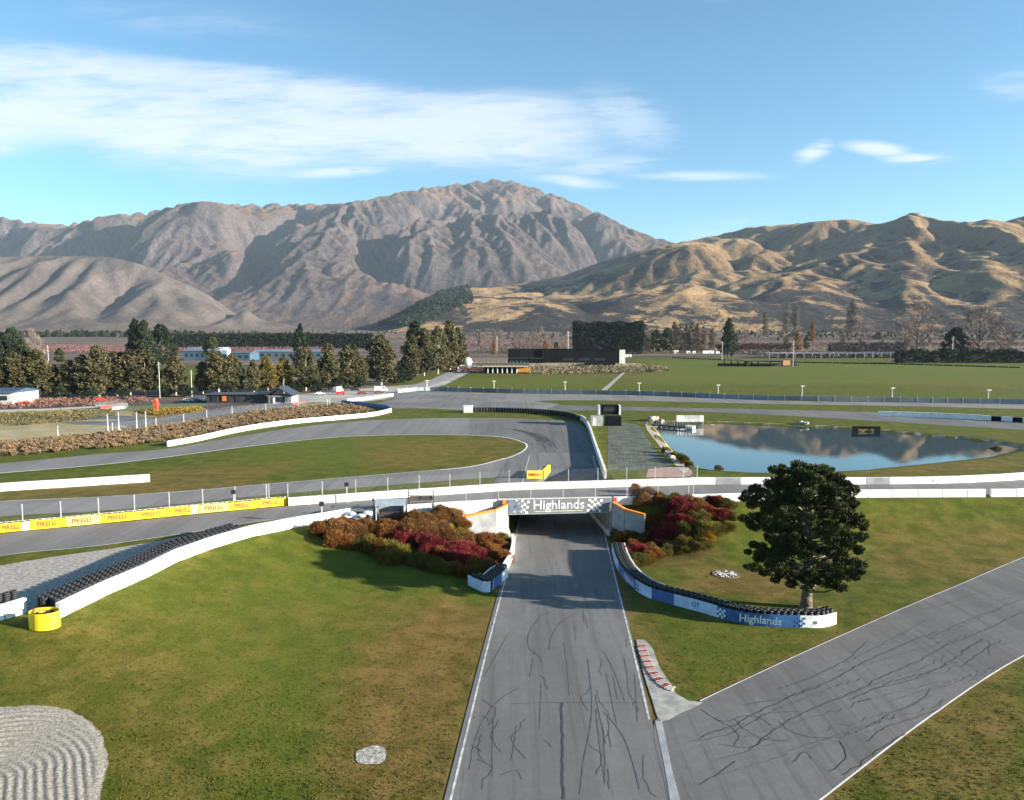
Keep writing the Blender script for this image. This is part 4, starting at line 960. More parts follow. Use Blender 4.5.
# red and white kerb teeth
def kerb():
    px = [(637,646),(640,656),(645,668),(653,680),(662,688),(671,692)]
    q = resample([G(*p) for p in px], .2); o0 = q[0]; r = MB(); w = MB(); acc = 0; k = 0; st = q[0]; segs_ = []
    for i in range(1, len(q)):
        acc += math.hypot(q[i][0]-q[i-1][0], q[i][1]-q[i-1][1])
        if acc > .55: segs_.append((st, q[i])); st = q[i]; acc = 0
    mb = MB()
    for k, (a, b) in enumerate(segs_):
        an = math.atan2(b[1]-a[1], b[0]-a[0]); ln = math.hypot(b[0]-a[0], b[1]-a[1]); x, y = (a[0]+b[0])/2, (a[1]+b[1])/2
        mb.box(x+.4*math.cos(an+math.pi/2), y+.4*math.sin(an+math.pi/2), T1(x, y)+.09, ln*.8 if k % 2 == 0 else ln*.9, 1.0, .12 if k % 2 == 0 else .07, an+.25, 1 if k % 2 == 0 else 0, .9)
    o = mb.build('track_kerb', [M_CONC, mat('kerb_red', (.30,.05,.045), .8, n_scale=2, n_amt=.3)], bevel=.02); tag(o, 'row of red and pale sloped kerb blocks at the inside of the road junction', 'kerb')
kerb()
# drain ring in the grass
def drain():
    x, y = G(726, 574.5); r = tag(empty('drain', (x, y, T1(x, y))), 'round rubble-filled drain set in the grass beside the big tree', 'drain')
    mb = MB(); n = 30; prof = [(1.75, -.1), (1.75, .10), (1.5, .10), (1.5, -.1)]
    mb.add([(p*math.cos(2*math.pi*i/n), p*math.sin(2*math.pi*i/n), z) for i in range(n) for p, z in prof], [(i*4+j, ((i+1) % n)*4+j, ((i+1) % n)*4+(j+1) % 4, i*4+(j+1) % 4) for i in range(n) for j in range(4)]); mb.build('rim', mat('rust_ring', (.16,.11,.07), .9), r)
    mb = MB(); rr = random.Random(2)
    for _ in range(90):
        a, d = rr.uniform(0, 6.3), 1.42*math.sqrt(rr.random()); s = rr.uniform(.12, .28); mb.box(d*math.cos(a), d*math.sin(a), .05, s, s*.8, s*.7, rr.uniform(0, 3), 0, .6)
    mb.build('rubble', mat('white_stone', (.55,.54,.52), .9), r)
drain()
# flag marshal's hut, scaffold stand and clutter by the near wall
def hut():
    x, y = G(391, 517); r = tag(empty('marshal_hut', (x, y, T1(x, y)), .12), 'small open fronted hut with sloping blue grey roof by the near track wall', 'hut')
    mb = MB(); mb.box(0, 1.2, .95, 3.9, .12, 1.9); mb.box(-1.9, .2, .95, .12, 2.1, 1.9); mb.box(1.9, .2, .95, .12, 2.1, 1.9); mb.build('wall', mat('hut_grey', (.28,.30,.32), .7), r)
    mb = MB(); mb.add([(-2.2,-1.3,1.95),(2.2,-1.3,1.95),(2.2,.1,2.55),(-2.2,.1,2.55),(-2.2,-1.3,2.05),(2.2,-1.3,2.05),(2.2,.1,2.65),(-2.2,.1,2.65)], [(0,3,2,1),(4,5,6,7),(0,1,5,4),(1,2,6,5),(2,3,7,6),(3,0,4,7)]); mb.build('roof', mat('pale_roof', (.36,.42,.47), .4, .3), r)
    mb = MB(); mb.add([(-2.2,.1,2.55),(2.2,.1,2.55),(2.2,1.5,2.3),(-2.2,1.5,2.3),(-2.2,.1,2.66),(2.2,.1,2.66),(2.2,1.5,2.4),(-2.2,1.5,2.4)], [(0,3,2,1),(4,5,6,7),(0,1,5,4),(1,2,6,5),(2,3,7,6),(3,0,4,7)]); mb.build('roof', mat('blue_roof', (.05,.09,.17), .4, .3), r)
    mb = MB(); mb.box(0, -.9, .5, 3.4, .1, 1.0); mb.build('counter', mat('dark_timber', (.05,.035,.03), .8), r)
    for px_ in (-2.1, 2.1): mb = MB(); mb.tube((px_, -1.2, -.6), (px_, -1.2, 2.0), .06); mb.build('post', M_STEEL, r)
hut()
def scaffold():
    x, y = G(421, 510.5); r = tag(empty('scaffold_stand', (x, y, T1(x, y)), .1), 'dark steel scaffold viewing stand beside the hut', 'scaffold')
    for sx in (-1, 1):
        for sy in (-1, 1): mb = MB(); mb.tube((sx*1.9, sy*.8, 0), (sx*1.9, sy*.8, 3.1), .06, n=6); mb.build('leg', M_DARK, r)
    mb = MB()
    for z in (1.0, 2.2, 3.05):
        for sy in (-1, 1): mb.tube((-1.9, sy*.8, z), (1.9, sy*.8, z), .045, n=6)
        for sx in (-1, 1): mb.tube((sx*1.9, -.8, z), (sx*1.9, .8, z), .045, n=6)
    mb.tube((-1.9,-.8,0), (1.9,-.8,2.2), .035, n=6); mb.tube((1.9,.8,0), (-1.9,.8,2.2), .035, n=6); mb.build('rail', M_DARK, r)
    mb = MB(); mb.box(0, 0, 1.75, 3.9, 1.7, .08); mb.box(0, .1, 2.0, 3.4, .4, .45); mb.build('platform', mat('plank', (.10,.085,.07), .8), r)
scaffold()
def booth():
    x, y = G(372, 517.5); r = tag(empty('control_cabinet', (x, y, T1(x, y)), .1), 'dark upright cabinet with pole standing just before the hut', 'cabinet')
    mb = MB(); mb.box(0, 0, .8, .9, .7, 1.6); mb.build('body', mat('cabinet_blue', (.08,.10,.14), .5), r, bevel=.03); mb = MB(); mb.tube((.2,.2,1.6), (.2,.2,2.7), .05); mb.box(.2,.2,2.6,.3,.3,.4); mb.build('pole', M_DARK, r); mb = MB(); mb.box(-.1,-.37,.7,.4,.04,.6); mb.build('door', M_WHITE, r)
booth()
def sacks():
    x, y = G(357, 519.5); mb = MB(); rr = random.Random(8)
    bm = bmesh.new()
    for i in range(9):
        m4 = Matrix.Translation((rr.uniform(-1.5,1.5), rr.uniform(-.5,.5), .3+.35*(i % 3))) @ Matrix.Rotation(rr.uniform(-.6,.6), 4, 'Z') @ Matrix.Diagonal((.75,.45,.32,1)); bmesh.ops.create_icosphere(bm, subdivisions=2, radius=1, matrix=m4)
    for v in bm.verts: v.co += Vector((rr.uniform(-.03,.03), rr.uniform(-.03,.03), rr.uniform(-.03,.03)))
    me = bpy.data.meshes.new('covered_heap'); bm.to_mesh(me); bm.free()
    o = link('covered_heap', me, None, mat('white_sheet', (.66,.70,.76), .6, n_scale=3, n_amt=.3), (x, y, T1(x, y)), .15); tag(o, 'low heap under crumpled white sheeting at the end of the long wall', 'heap')
sacks()
def cam_post(px, py, h, label):
    x, y = G(px, py); r = tag(empty('signal_post', (x, y, T1(x, y))), label, 'signal post')
    mb = MB(); mb.tube((0,0,0), (0,0,h), .07); mb.build('pole', M_STEEL, r); mb = MB(); mb.box(0, 0, h+.2, .65, .4, .6); mb.build('light_box', M_DARK, r)
cam_post(322, 522.5, 2.5, 'signal light box on a short pole in front of the long white wall')
cam_post(234, 508.5, 2.4, 'small lamp post rising above the yellow banner row')
cam_post(347, 503, 2.8, 'thin post with box lamp between the tracks near the hut')
# yellow wrapped tyre chevron beyond the bridge
def chevron():
    x, y = P(536, 478.5); r = tag(empty('chevron_barrier', (x, y, PL)), 'yellow wrapped tyre barrier standing in an L at the entry to the underpass', 'tyre barrier')
    mb = MB(); mb.box(-.3, 0, .75, 2.9, .5, 1.5, .06); f = mb.build('banner', M_YEL, r); o = put_text(r, text_mesh('PIRELLI', .72, .01, .012), M_RED, (-.3, -.28, .75), .06)
    mb = MB(); mb.box(2.0, 3.2, .75, .5, 6.8, 1.5, -.22); mb.build('banner', M_YEL, r)
    for i in range(8): link('tyre_stack', ST6[i % 2], r, None, (1.05+i*.14, .9+i*.75, 0), i)
chevron()
# ------------------------------------------------------------------ foliage
def mat_leaf(name, c1, c2, scale=.6, rough=.75, c3=None, sub=0.0):
    m = bpy.data.materials.new(name); m.use_nodes = True; nt = m.node_tree; b = nt.nodes['Principled BSDF']
    g = nd(nt, 'ShaderNodeNewGeometry').outputs['Position']; oi = nd(nt, 'ShaderNodeObjectInfo').outputs['Random']
    f = mth(nt, 'ADD', noise(nt, g, scale, 3, .6), mth(nt, 'MULTIPLY', mth(nt, 'SUBTRACT', oi, .5), .25))
    col = mixc(nt, sstep(nt, .35, .65, f), c1, c2)
    if c3: col = mixc(nt, sstep(nt, .55, .7, noise(nt, mapping(nt, g, loc=(9, 3, 4)), scale*.7, 2, .5)), col, c3)
    col = mixc(nt, sstep(nt, .3, .7, noise(nt, g, scale*7, 2, .5)), mixc(nt, 1.0, col, (.6, .6, .6), 'MULTIPLY'), col)
    nt.links.new(col, b.inputs['Base Color']); b.inputs['Roughness'].default_value = rough; b.inputs['Specular IOR Level'].default_value = .15
    if sub:
        tr = nd(nt, 'ShaderNodeBsdfTranslucent'); nt.links.new(col, tr.inputs[0]); mx = nd(nt, 'ShaderNodeMixShader'); mx.inputs[0].default_value = sub
        o = nt.nodes['Material Output']; nt.links.new(b.outputs[0], mx.inputs[1]); nt.links.new(tr.outputs[0], mx.inputs[2]); nt.links.new(mx.outputs[0], o.inputs[0])
    return m
def quads_at(c, axis, side, ln, wd):
    """leaf quads: centre c, long axis, side axis, lengths, widths -> verts, faces"""
    n = len(c); a = axis*ln[:, None]*.5; s = side*wd[:, None]*.5
    V = np.stack([c-a-s*.7, c-a+s*.7, c+a+s, c+a-s], 1).reshape(-1, 3); return V, np.arange(4*n).reshape(n, 4)
def unit(v): return v/(np.linalg.norm(v, axis=-1, keepdims=True)+1e-9)
def clumps_mesh(name, cen, rad, per, ln, wd, rng, flat=.8, up=.3, out=.6, hub=None, shell=.55):
    """leaves spread through clumps; cen (n,3) rad (n)"""
    n = len(cen); k = n*per; idx = np.repeat(np.arange(n), per)
    d = unit(rng.standard_normal((k, 3))); r = (shell+(1-shell)*rng.random(k)**.5)*rad[idx]
    p = cen[idx]+d*np.array([1, 1, flat])*r[:, None]
    hub = cen.mean(0) if hub is None else hub
    ax = unit(d*out+unit(p-hub)*out+rng.standard_normal((k, 3))*.45+np.array([0, 0, up])); sd = unit(np.cross(ax, rng.standard_normal((k, 3))))
    s = rng.uniform(.65, 1.35, k)
    V, Fq = quads_at(p, ax, sd, ln*s, wd*s); return mesh_np(name, V, Fq)
M_BARK = mat('bark', (.16,.125,.10), .9, n_scale=4, n_amt=.4, bump=.05, bump_scale=8)
M_PALEBARK = mat('pale_bark', (.48,.44,.38), .8, n_scale=2, n_amt=.3)

def big_pine():
    rng = np.random.default_rng(21); x, y = G(806, 607.5); z = T1(x, y); r = tag(empty('pine_tree', (x, y, z-.1)), 'large dark green pine tree standing alone behind the blue banner barrier', 'tree')
    mb = MB(); mb.path([(0,0,-.3),(.02,0,.4),(.05,0,1.5),(.1,.05,2.6),(.0,.1,5),(.15,0,9.5),(0,0,13.4)], [.95,.66,.56,.5,.36,.22,.08], 12)
    rr = random.Random(3)
    mb.path([(.1,0,1.6),(.9,.1,3.0),(2.4,.2,4.6),(4.0,.3,6.0)], [.34,.27,.18,.07], 8)
    # crown outline as seen: height -> half width (m) left, right
    hs = np.array([2.3,3.0,4.0,5.0,6.5,8.0,9.5,11.0,12.2,13.2,13.9]); lw_ = np.array([2.5,5.0,6.9,7.3,6.9,7.2,6.8,6.8,6.2,4.4,1.4]); rw_ = np.array([2.4,5.4,6.9,7.3,6.5,7.0,6.8,5.6,4.0,3.2,1.2])
    cen = []; rad = []
    while len(cen) < 420:
        h = rng.uniform(3.0, 13.6); a = rng.uniform(0, 2*math.pi); lw, rw = np.interp(h, hs, lw_)*1.12, np.interp(h, hs, rw_)
        R = (rw if math.cos(a) > 0 else lw); R = abs(math.cos(a))*R+(1-abs(math.cos(a)))*.5*(lw+rw)*.95
        lump = .84+.24*math.sin(a*4+h*1.3)*math.sin(h*2.3+a*3)
        t = rng.uniform(.25, 1)**.55; q = R*t*min(lump, 1.0)
        if rng.random() < .35 and t > .8: continue
        cen.append((q*math.cos(a), q*math.sin(a), h+.12*q*.5-.2)); rad.append(rng.uniform(.5, 1.0)*(1.1-.3*t))
    cen = np.array(cen); rad = np.array(rad)
    for c in (cen*np.array([1, 1, 1.19]))[:110]:
        h0 = max(1.8, c[2]-.35*math.hypot(c[0], c[1])-.3); p0 = Vector((.05, 0, h0)); p1 = Vector(c); mid = p0.lerp(p1, .5)+Vector((0, 0, -.25)); L = (p1-p0).length
        mb.path([p0, mid, p1], [.035*L**.8+.03, .02*L**.8+.02, .02], 5)
    mb.build('trunk', M_BARK, r, smooth=True)
    cen = cen*np.array([1, 1, 1.19]); me = clumps_mesh('crown', cen, rad, 230, .34, .085, rng, .62, .55, .5, np.array([0, 0, 5.0]), .35); me.materials.append(mat_leaf('pine_needles', (.022,.032,.010), (.060,.074,.022), .7, .8)); link('crown', me, r)
big_pine()

LEAF = {
 'russet': mat_leaf('russet_twigs', (.19,.075,.020), (.30,.125,.035), .8, c3=(.16,.10,.03), sub=.25),
 'crimson': mat_leaf('crimson_leaves', (.16,.022,.026), (.27,.040,.042), .9, c3=(.16,.06,.02), sub=.25),
 'olive': mat_leaf('olive_leaves', (.10,.085,.018), (.20,.155,.030), .9, c3=(.07,.075,.02), sub=.25),
 'brown': mat_leaf('brown_twigs', (.17,.085,.032), (.26,.135,.05), .8, sub=.2),
 'amber': mat_leaf('amber_leaves', (.30,.16,.02), (.42,.25,.04), .9, sub=.3)}
def shrub_mesh(seed):
    rng = np.random.default_rng(seed); n = 30
    a = rng.uniform(0, 2*math.pi, n); e = rng.uniform(.15, 1.45, n); cen = np.stack([np.cos(a)*np.cos(e)*.85, np.sin(a)*np.cos(e)*.85, np.sin(e)*.95+.15], -1)*rng.uniform(.75, 1.05, (n, 1)); rad = rng.uniform(.30, .52, n)
    return clumps_mesh('foliage', cen, rad, 190, .20, .028, rng, .9, .6, .7, np.array([0, 0, -.3]), .3)
SH = {k: [] for k in LEAF}
for k, m in LEAF.items():
    for s in range(3 if k in ('russet', 'olive', 'crimson') else 2):
        me = shrub_mesh(31+len(SH[k])*7+len(k)); me.materials.append(m); SH[k].append(me)
def stem_mesh():
    mb = MB(); r_ = random.Random(4)
    for i in range(7):
        a = i*.9; mb.path([(0,0,-.5), (math.cos(a)*.25, math.sin(a)*.25, .35), (math.cos(a)*.6, math.sin(a)*.6, .8)], [.05,.035,.012], 5)
    me = mb.mesh('stem'); me.materials.append(M_BARK); return me
STEM = stem_mesh()
def shrubs(lst, bank, group):
    cnt = {}
    r_ = random.Random(len(lst))
    for (px, py, s, k) in lst:
        if (px > 468 and px < 512 and py < 541) or (px > 600 and px < 634 and py < 524): continue
        x, y = G(px, py); cnt[k] = cnt.get(k, 0)+1
        o = empty('shrub', (x, y, T1(x, y)-.15), r_.uniform(0, 6.2)); s *= r_.uniform(.9, 1.1)*1.27; o.scale = (s, s*r_.uniform(.85, 1.1), s*r_.uniform(.85, 1.05))
        tag(o, '%s %s shrub, %s of its colour %s' % ({'russet': 'russet', 'crimson': 'crimson', 'olive': 'olive green', 'brown': 'bare brown', 'amber': 'amber yellow'}[k], r_.choice(['twiggy', 'rounded', 'dense', 'bushy']), ordw(cnt[k]-1), bank), 'shrub', group)
        link('foliage', r_.choice(SH[k]), o); link('stem', STEM, o)
rr = random.Random(12); Ls = []
def row(p0, p1, n, s, ks, jit=3):
    n = int(n*1.7); s *= .86
    for i in range(n):
        t = i/max(1, n-1); Ls.append((p0[0]+(p1[0]-p0[0])*t+rr.uniform(-jit, jit), p0[1]+(p1[1]-p0[1])*t+rr.uniform(-jit, jit)*.6, s*rr.uniform(.85, 1.15), ks[int(t*len(ks)*.999)] if rr.random() < .85 else rr.choice(ks)))
row((412,522),(500,535),8,1.35,['brown','brown','russet','brown'])
row((430,533),(505,545),7,1.35,['brown','olive','russet','russet'])
row((322,535),(430,536),11,1.35,['russet','brown','russet','brown','brown'])
row((335,530),(440,529),8,1.2,['russet','russet','brown'])
row((440,538),(500,550),6,1.35,['brown','russet'])
row((335,543),(398,556),8,1.3,['russet','olive','olive','olive'])
row((402,541),(480,560),8,1.35,['crimson','crimson','crimson','crimson'])
row((450,545),(503,562),6,1.25,['brown','russet','russet'])
row((385,560),(436,568),6,1.2,['olive','olive','olive'])
row((425,555),(490,574),7,1.3,['crimson','crimson','crimson','russet'])
row((440,570),(482,578),5,1.1,['olive','russet','olive'])
shrubs(Ls, 'left of the underpass', 'autumn shrubs on the bank left of the underpass'); Ls = []
row((618,510),(690,503),7,1.2,['russet','brown','russet','olive','brown'])
row((622,518),(700,511),7,1.4,['russet','russet','brown','crimson','crimson'])
row((620,530),(700,522),7,1.4,['russet','russet','brown','crimson','olive'])
row((712,503),(729,508),3,1.1,['crimson','olive','olive'],1)
row((704,515),(730,520),3,1.2,['crimson','amber','olive'],1)
row((622,544),(708,533),8,1.3,['russet','russet','crimson','crimson','olive','olive'])
row((700,540),(727,530),3,1.1,['amber','olive','olive'],1)
row((628,556),(690,546),7,1.2,['crimson','crimson','olive','olive'])
row((634,567),(655,558),3,1.1,['olive','olive','russet'],1)
row((660,556),(706,547),5,1.0,['olive','olive','olive'],1)
shrubs(Ls, 'right of the underpass', 'autumn shrubs on the bank right of the underpass')

# ------------------------------------------------------------------ trees of the middle distance
def crown_tree(seed, H, prof, n=70, per=55, ln=.7, wd=.4, shell=.3, lean=0.0, rad=1.5, flat=.9):
    rng = np.random.default_rng(seed); hs, ws = zip(*prof); cen = []; rr_ = []
    for _ in range(n):
        h = rng.uniform(hs[0], hs[-1]); R = np.interp(h, hs, ws); a = rng.uniform(0, 6.283); t = rng.uniform(.2, 1)**.6*rng.uniform(.75, 1.1)
        cen.append((R*t*math.cos(a)+lean*h, R*t*math.sin(a), h)); rr_.append(rng.uniform(.6, 1.15)*min(rad, R*.6+.35))
    return clumps_mesh('crown', np.array(cen)*1.0, np.array(rr_), per, ln, wd, rng, flat, .1, .4, np.array([0, 0, H*.4]), shell)
def trunk_mesh(H, r0, m, forks=4, seed=1, spread=.22):
    mb = MB(); r_ = random.Random(seed); mb.path([(0,0,-.5),(.1,0,H*.25),(0,.1,H*.6),(.05,0,H*.92)], [r0, r0*.8, r0*.5, r0*.12], 8)
    for i in range(forks):
        a = i*2.4+seed; h = H*r_.uniform(.12, .5); mb.path([(.05,0,h), (math.cos(a)*H*spread*.5, math.sin(a)*H*spread*.5, h+H*.14), (math.cos(a)*H*spread, math.sin(a)*H*spread, h+H*.32)], [r0*.5, r0*.33, r0*.1], 5)
    me = mb.mesh('trunk'); me.materials.append(m); return me
KIND = {}
def kind(nm, crowns, trunk, H): KIND[nm] = (crowns, trunk, H)
def with_mat(me, m): me.materials.append(m); return me
Mg = mat_leaf('gum_leaves', (.080,.078,.036), (.125,.118,.056), .25, c3=(.140,.108,.06), sub=.15)
Mgold = mat_leaf('gold_leaves', (.15,.115,.03), (.21,.16,.04), .3, sub=.2)
Mcon = mat_leaf('conifer_needles', (.018,.030,.016), (.038,.055,.026), .3)
Mbare = mat_leaf('bare_twigs', (.17,.13,.115), (.25,.20,.17), .3)
Mpop = mat_leaf('poplar_twigs', (.19,.145,.105), (.27,.21,.15), .3)
Mor = mat_leaf('orange_leaves', (.30,.12,.03), (.36,.20,.05), .3, sub=.2)
Mhedge = mat_leaf('hedge_leaves', (.014,.022,.014), (.026,.038,.020), .4)
Mgrn = mat_leaf('green_leaves', (.045,.065,.020), (.075,.095,.03), .3, sub=.1)
oval = lambda H, W: [(H*.12, W*.45), (H*.25, W*.9), (H*.42, W), (H*.62, W*.85), (H*.8, W*.6), (H*.93, W*.28), (H, W*.08)]
kind('gum', [with_mat(crown_tree(s, 20, oval(20, w), 110, 60, .75, .34), Mg) for s, w in ((1, 4.6), (2, 5.4), (3, 3.8), (4, 5.0))], trunk_mesh(20, .38, M_PALEBARK, 4, 2, .14), 20)
kind('gold', [with_mat(crown_tree(7, 20, oval(20, 5.6), 90, 60, .75, .36), Mgold)], trunk_mesh(20, .35, M_PALEBARK, 4, 2, .14), 20)
kind('conifer', [with_mat(crown_tree(s, 20, [(1.2, 5.2), (5, 5.0), (10, 3.8), (15, 2.3), (19, .8), (20.3, .1)], 110, 60, .7, .3), Mcon) for s in (9, 10)], trunk_mesh(20, .4, M_BARK, 3, 2, .05), 20)
kind('broad', [with_mat(crown_tree(s, 20, [(2, 5), (5, 8.5), (9, 9.4), (13, 8), (17, 5), (20, 1.5)], 130, 60, .8, .4), Mcon) for s in (14,)], trunk_mesh(20, .6, M_BARK, 5, 3, .2), 20)
kind('green', [with_mat(crown_tree(s, 20, oval(20, 6.5), 90, 50, .9, .45), Mgrn) for s in (15, 19)], trunk_mesh(20, .4, M_BARK, 4, 2, .14), 20)
kind('poplar', [with_mat(crown_tree(s, 20, [(1.5, 1.6), (5, 2.3), (11, 2.4), (16, 1.6), (20, .3)], 70, 55, .9, .14, .1), Mpop) for s in (16, 17)], trunk_mesh(20, .3, M_BARK, 5, 3, .06), 20)
kind('bare', [with_mat(crown_tree(s, 20, [(3, 4), (6, 8), (11, 9), (16, 7), (20, 2.5)], 80, 45, 1.1, .10, .1), Mbare) for s in (18, 24)], trunk_mesh(20, .5, M_BARK, 9, 3, .30), 20)
kind('autumn', [with_mat(crown_tree(s, 20, oval(20, 7.5), 90, 50, .9, .5), Mor) for s in (20,)], trunk_mesh(20, .4, M_BARK, 4, 2, .14), 20)
tcount = 0
def tree(nm, k, px, base_y, top_y, label, group=None, wide=1.0, vi=None):
    """a tree whose foot was surveyed at (px, base_y) and whose top reaches top_y"""
    global tcount
    crowns, trunk, H = KIND[k]; x, y = P(px, base_y); z = T1(x, y)
    ry = ray(px, top_y); top = CZ+ry[2]/ry[1]*y; s = max(2.0, top-z)/H
    o = empty(nm, (x, y, z), (tcount*2.399) % 6.28); o.scale = (s*wide, s*wide, s); tag(o, label, 'tree', group)
    link('crown', crowns[(tcount if vi is None else vi) % len(crowns)], o); link('trunk', trunk, o); tcount += 1; return o
rowt = [('gum',14,399,352,.8),('conifer',23,398,344,.9),('gum',38,398,350,1.1),('gum',52,397,364,.8),('gum',71,397,360,.9),('gum',84,397,356,.8),('gum',99,397,346,.9),('gum',117,396,352,1.0),('gum',130,396,350,1.0),('gum',146,395,351,1.0),('gum',176,395,356,1.0),('gum',203,394,362,.7),('gum',219,394,352,1.0),('gum',233,393,355,.9),('gum',254,393,360,.7),
        ('gold',268,392,357,.75),('gold',283,391,358,.75),('gum',306,391,349,.72),('gum',329,390,344,.80),('gum',348,388,346,.8),('gum',361,387,356,.7),('gum',381,385,336,.9),('gum',412,378,335,.7),('gum',424,376,329,.7),('conifer',416,376,322,.8),('gum',438,374,327,.65),('gum',450,371,321,.65),('gum',458,370,328,.6)]
for i, (k, px, b, t, w) in enumerate(rowt):
    tree({'gum': 'gum_tree', 'gold': 'golden_tree', 'conifer': 'conifer_tree'}[k], k, px, b, t, '%s tree, %s along the row behind the kart track, counting from the picture edge' % ({'gum': 'olive brown', 'gold': 'golden leaved', 'conifer': 'dark green'}[k], ordw(i)), 'trees in the row behind the kart track', w*1.5)
for i, (k, px, b, t, w, lb) in enumerate([
    ('broad',4,372,333,1.0,'dark tree at the picture edge rising behind the row'), ('broad',14,368,328,.8,'dark tall evergreen beside the bare pink tree, far edge'), ('bare',33,366,330,.8,'bare pinkish tree between dark evergreens at the picture edge'),
    ('conifer',136,368,320,1.1,'taller of the two big dark pines above the tree row'), ('conifer',146,368,321,1.1,'dark pine in the middle of the cluster above the row'), ('broad',162,366,325,.85,'broad dark evergreen ending the pine cluster beside the blue roofed shed'),
    ('conifer',301,366,324,.8,'single dark pine standing above the blue roofs'), ('green',212,364,337,1.0,'dull green tree beside the blue roofed shed'), ('green',355,366,345,.8,'green tree tucked behind the row before the long dark hedge'), ('green',60,364,348,1.0,'low green tree by the white pole near the picture edge'),
    ('bare',533,352,332,1.1,'bare grey tree behind the long black building'), ('autumn',545,354,341,.6,'russet tree behind the black building near the tall pole'), ('autumn',494,356,340,.4,'narrow rust red tree behind the white tank'),
    ('conifer',728,357,319,1.1,'big dark conifer beyond the field between poplars and orchard'), ('green',656,353,330,1.0,'dark green tree just beyond the hedge block'), ('green',667,353,328,.9,'second green tree touching the bare poplars'),
    ('autumn',797,352,333,.7,'orange leaved tree on the field edge by the pole'), ('green',806,351,335,.7,'yellow green tree beside the orange tree'), ('autumn',812,348,322,.4,'narrow red brown tree behind the orange tree'),
    ('broad',955,358,328,1.0,'round dark evergreen behind the white cross pole'), ('bare',917,356,304,1.1,'tall bare tree with upright top beyond the dark hedge'), ('bare',905,352,322,1.0,'spreading bare tree beside the taller bare one'), ('bare',979,358,309,1.3,'widest pinkish bare tree behind the hedge near the picture edge'), ('bare',1000,357,322,1.0,'bare tree near the picture edge behind the hedge'), ('bare',855,345,308,.9,'pale bare tree on the slope above the orchard'),
    ('gold',836,340,312,.9,'bright yellow tree on the dark lower slope'), ('autumn',824,342,324,1.2,'pale orange tree below the yellow one on the slope')]):
    tree({'broad': 'evergreen_tree', 'bare': 'bare_tree', 'conifer': 'pine_tree', 'green': 'green_tree', 'autumn': 'autumn_tree', 'gold': 'yellow_tree'}[k], k, px, b, t, lb, None, w)
for (k, px, b, t, w, lb) in [('bare',516,352,334,.8,'small bare tree behind the front of the black building'),('bare',541,353,328,.9,'tall pale bare tree behind the black building'),('autumn',556,354,342,.7,'low rusty tree between the bare trees and the clipped hedge'),('poplar',646,353,325,1.2,'single bare poplar at the end of the clipped hedge'),
     ('poplar',712,353,328,1.2,'loose bare poplar just before the dark conifer'),('bare',744,350,330,1.0,'bare tree just past the dark conifer'),('poplar',765,346,312,1.1,'tall thin poplar on the slope above the field shelters'),('poplar',787,344,303,1.0,'tallest thin poplar on the dark slope above the orange tree'),('poplar',796,344,306,1.0,'thin poplar beside the tallest one on the dark slope'),
     ('gold',786,349,336,1.2,'pale yellow tree below the tall thin poplars'),('poplar',851,345,300,1.3,'broad pale poplar above the netting rows'),('bare',866,346,318,1.2,'wide bare tree beside the broad pale poplar'),('green',878,347,332,1.4,'dull green tree between poplar and the tall bare tree'),('autumn',843,350,338,1.2,'small orange tree at the edge of the netting rows'),
     ('bare',590,341,312,1.0,'faint bare tree rising over the clipped hedge'),('conifer',652,338,318,1.2,'dark pine on the slope foot past the clipped hedge'),('poplar',480,350,332,1.1,'thin poplar behind the white tank'),('bare',500,349,330,1.1,'pale bare tree near the grey power pole')]:
    tree({'bare': 'bare_tree', 'conifer': 'pine_tree', 'green': 'green_tree', 'autumn': 'autumn_tree', 'gold': 'yellow_tree', 'poplar': 'poplar_tree'}[k], k, px, b, t, lb, None, w)
for i, px in enumerate([674, 680, 686, 691, 697, 703]):
    tree('poplar_tree', 'poplar', px, 353, 322+(i % 3)*2, 'bare brown poplar, %s in the poplar clump beside the dark conifer' % ordw(i), 'bare poplars beyond the field', 1.2)
rr = random.Random(77); far = []
for i in range(70):
    px = rr.choice([rr.uniform(470, 1020), rr.uniform(600, 1020), rr.uniform(-40, 380)]); b = rr.uniform(341, 348); k = rr.choice(['bare', 'green', 'poplar', 'conifer', 'bare', 'poplar'])
    x, y = P(px, b); y = min(y, 2300); x = (px-512)/750*y*1.0; z = T1(x, y); s = rr.uniform(9, 17)/20
    crowns, trunk, H = KIND[k]; o = empty('distant_tree', (x, y, z), rr.uniform(0, 6)); o.scale = (s*1.2, s*1.2, s)
    far.append((px, k, o))
    link('crown', crowns[i % len(crowns)], o); link('trunk', trunk, o)
# undergrowth beneath the row and two more trees behind it
for i, (px, b, t) in enumerate([(28,400,384),(60,399,386),(92,399,387),(125,398,388),(165,397,386),(186,397,384),(228,395,384),(296,393,381),(316,392,380),(338,390,378),(358,388,377),(396,384,366),(404,382,362)]):
    tree('undergrowth_tree', 'broad', px, b, t, 'low dark evergreen under the tall row, %s from the picture edge' % ordw(i), 'dark undergrowth beneath the tree row', 1.5)
Mplant = Mcon
_, MX, MY, MZ = mC
pu_, pv_ = 512+765.9*MX/MY, None
dzz = MZ-CZ; zc = MY*math.cos(PITCH)-dzz*math.sin(PITCH); py_ = 400-F*(MY*math.sin(PITCH)+dzz*math.cos(PITCH))/zc; px_ = 512+F*MX/zc
rowi = np.arange(MX.shape[0])[:, None]*np.ones_like(MX)
pk = (px_ > 380) & (px_ < 472) & (py_ < np.interp(px_, [380, 420, 470], [326, 326, 303])) & (MY < 5400) & (MZ > 30)
rg = np.random.default_rng(3); sel = np.flatnonzero(pk.ravel()); sel = rg.choice(sel, min(1500, len(sel)), replace=False)
cs = np.stack([MX.ravel()[sel], MY.ravel()[sel], MZ.ravel()[sel]], -1)
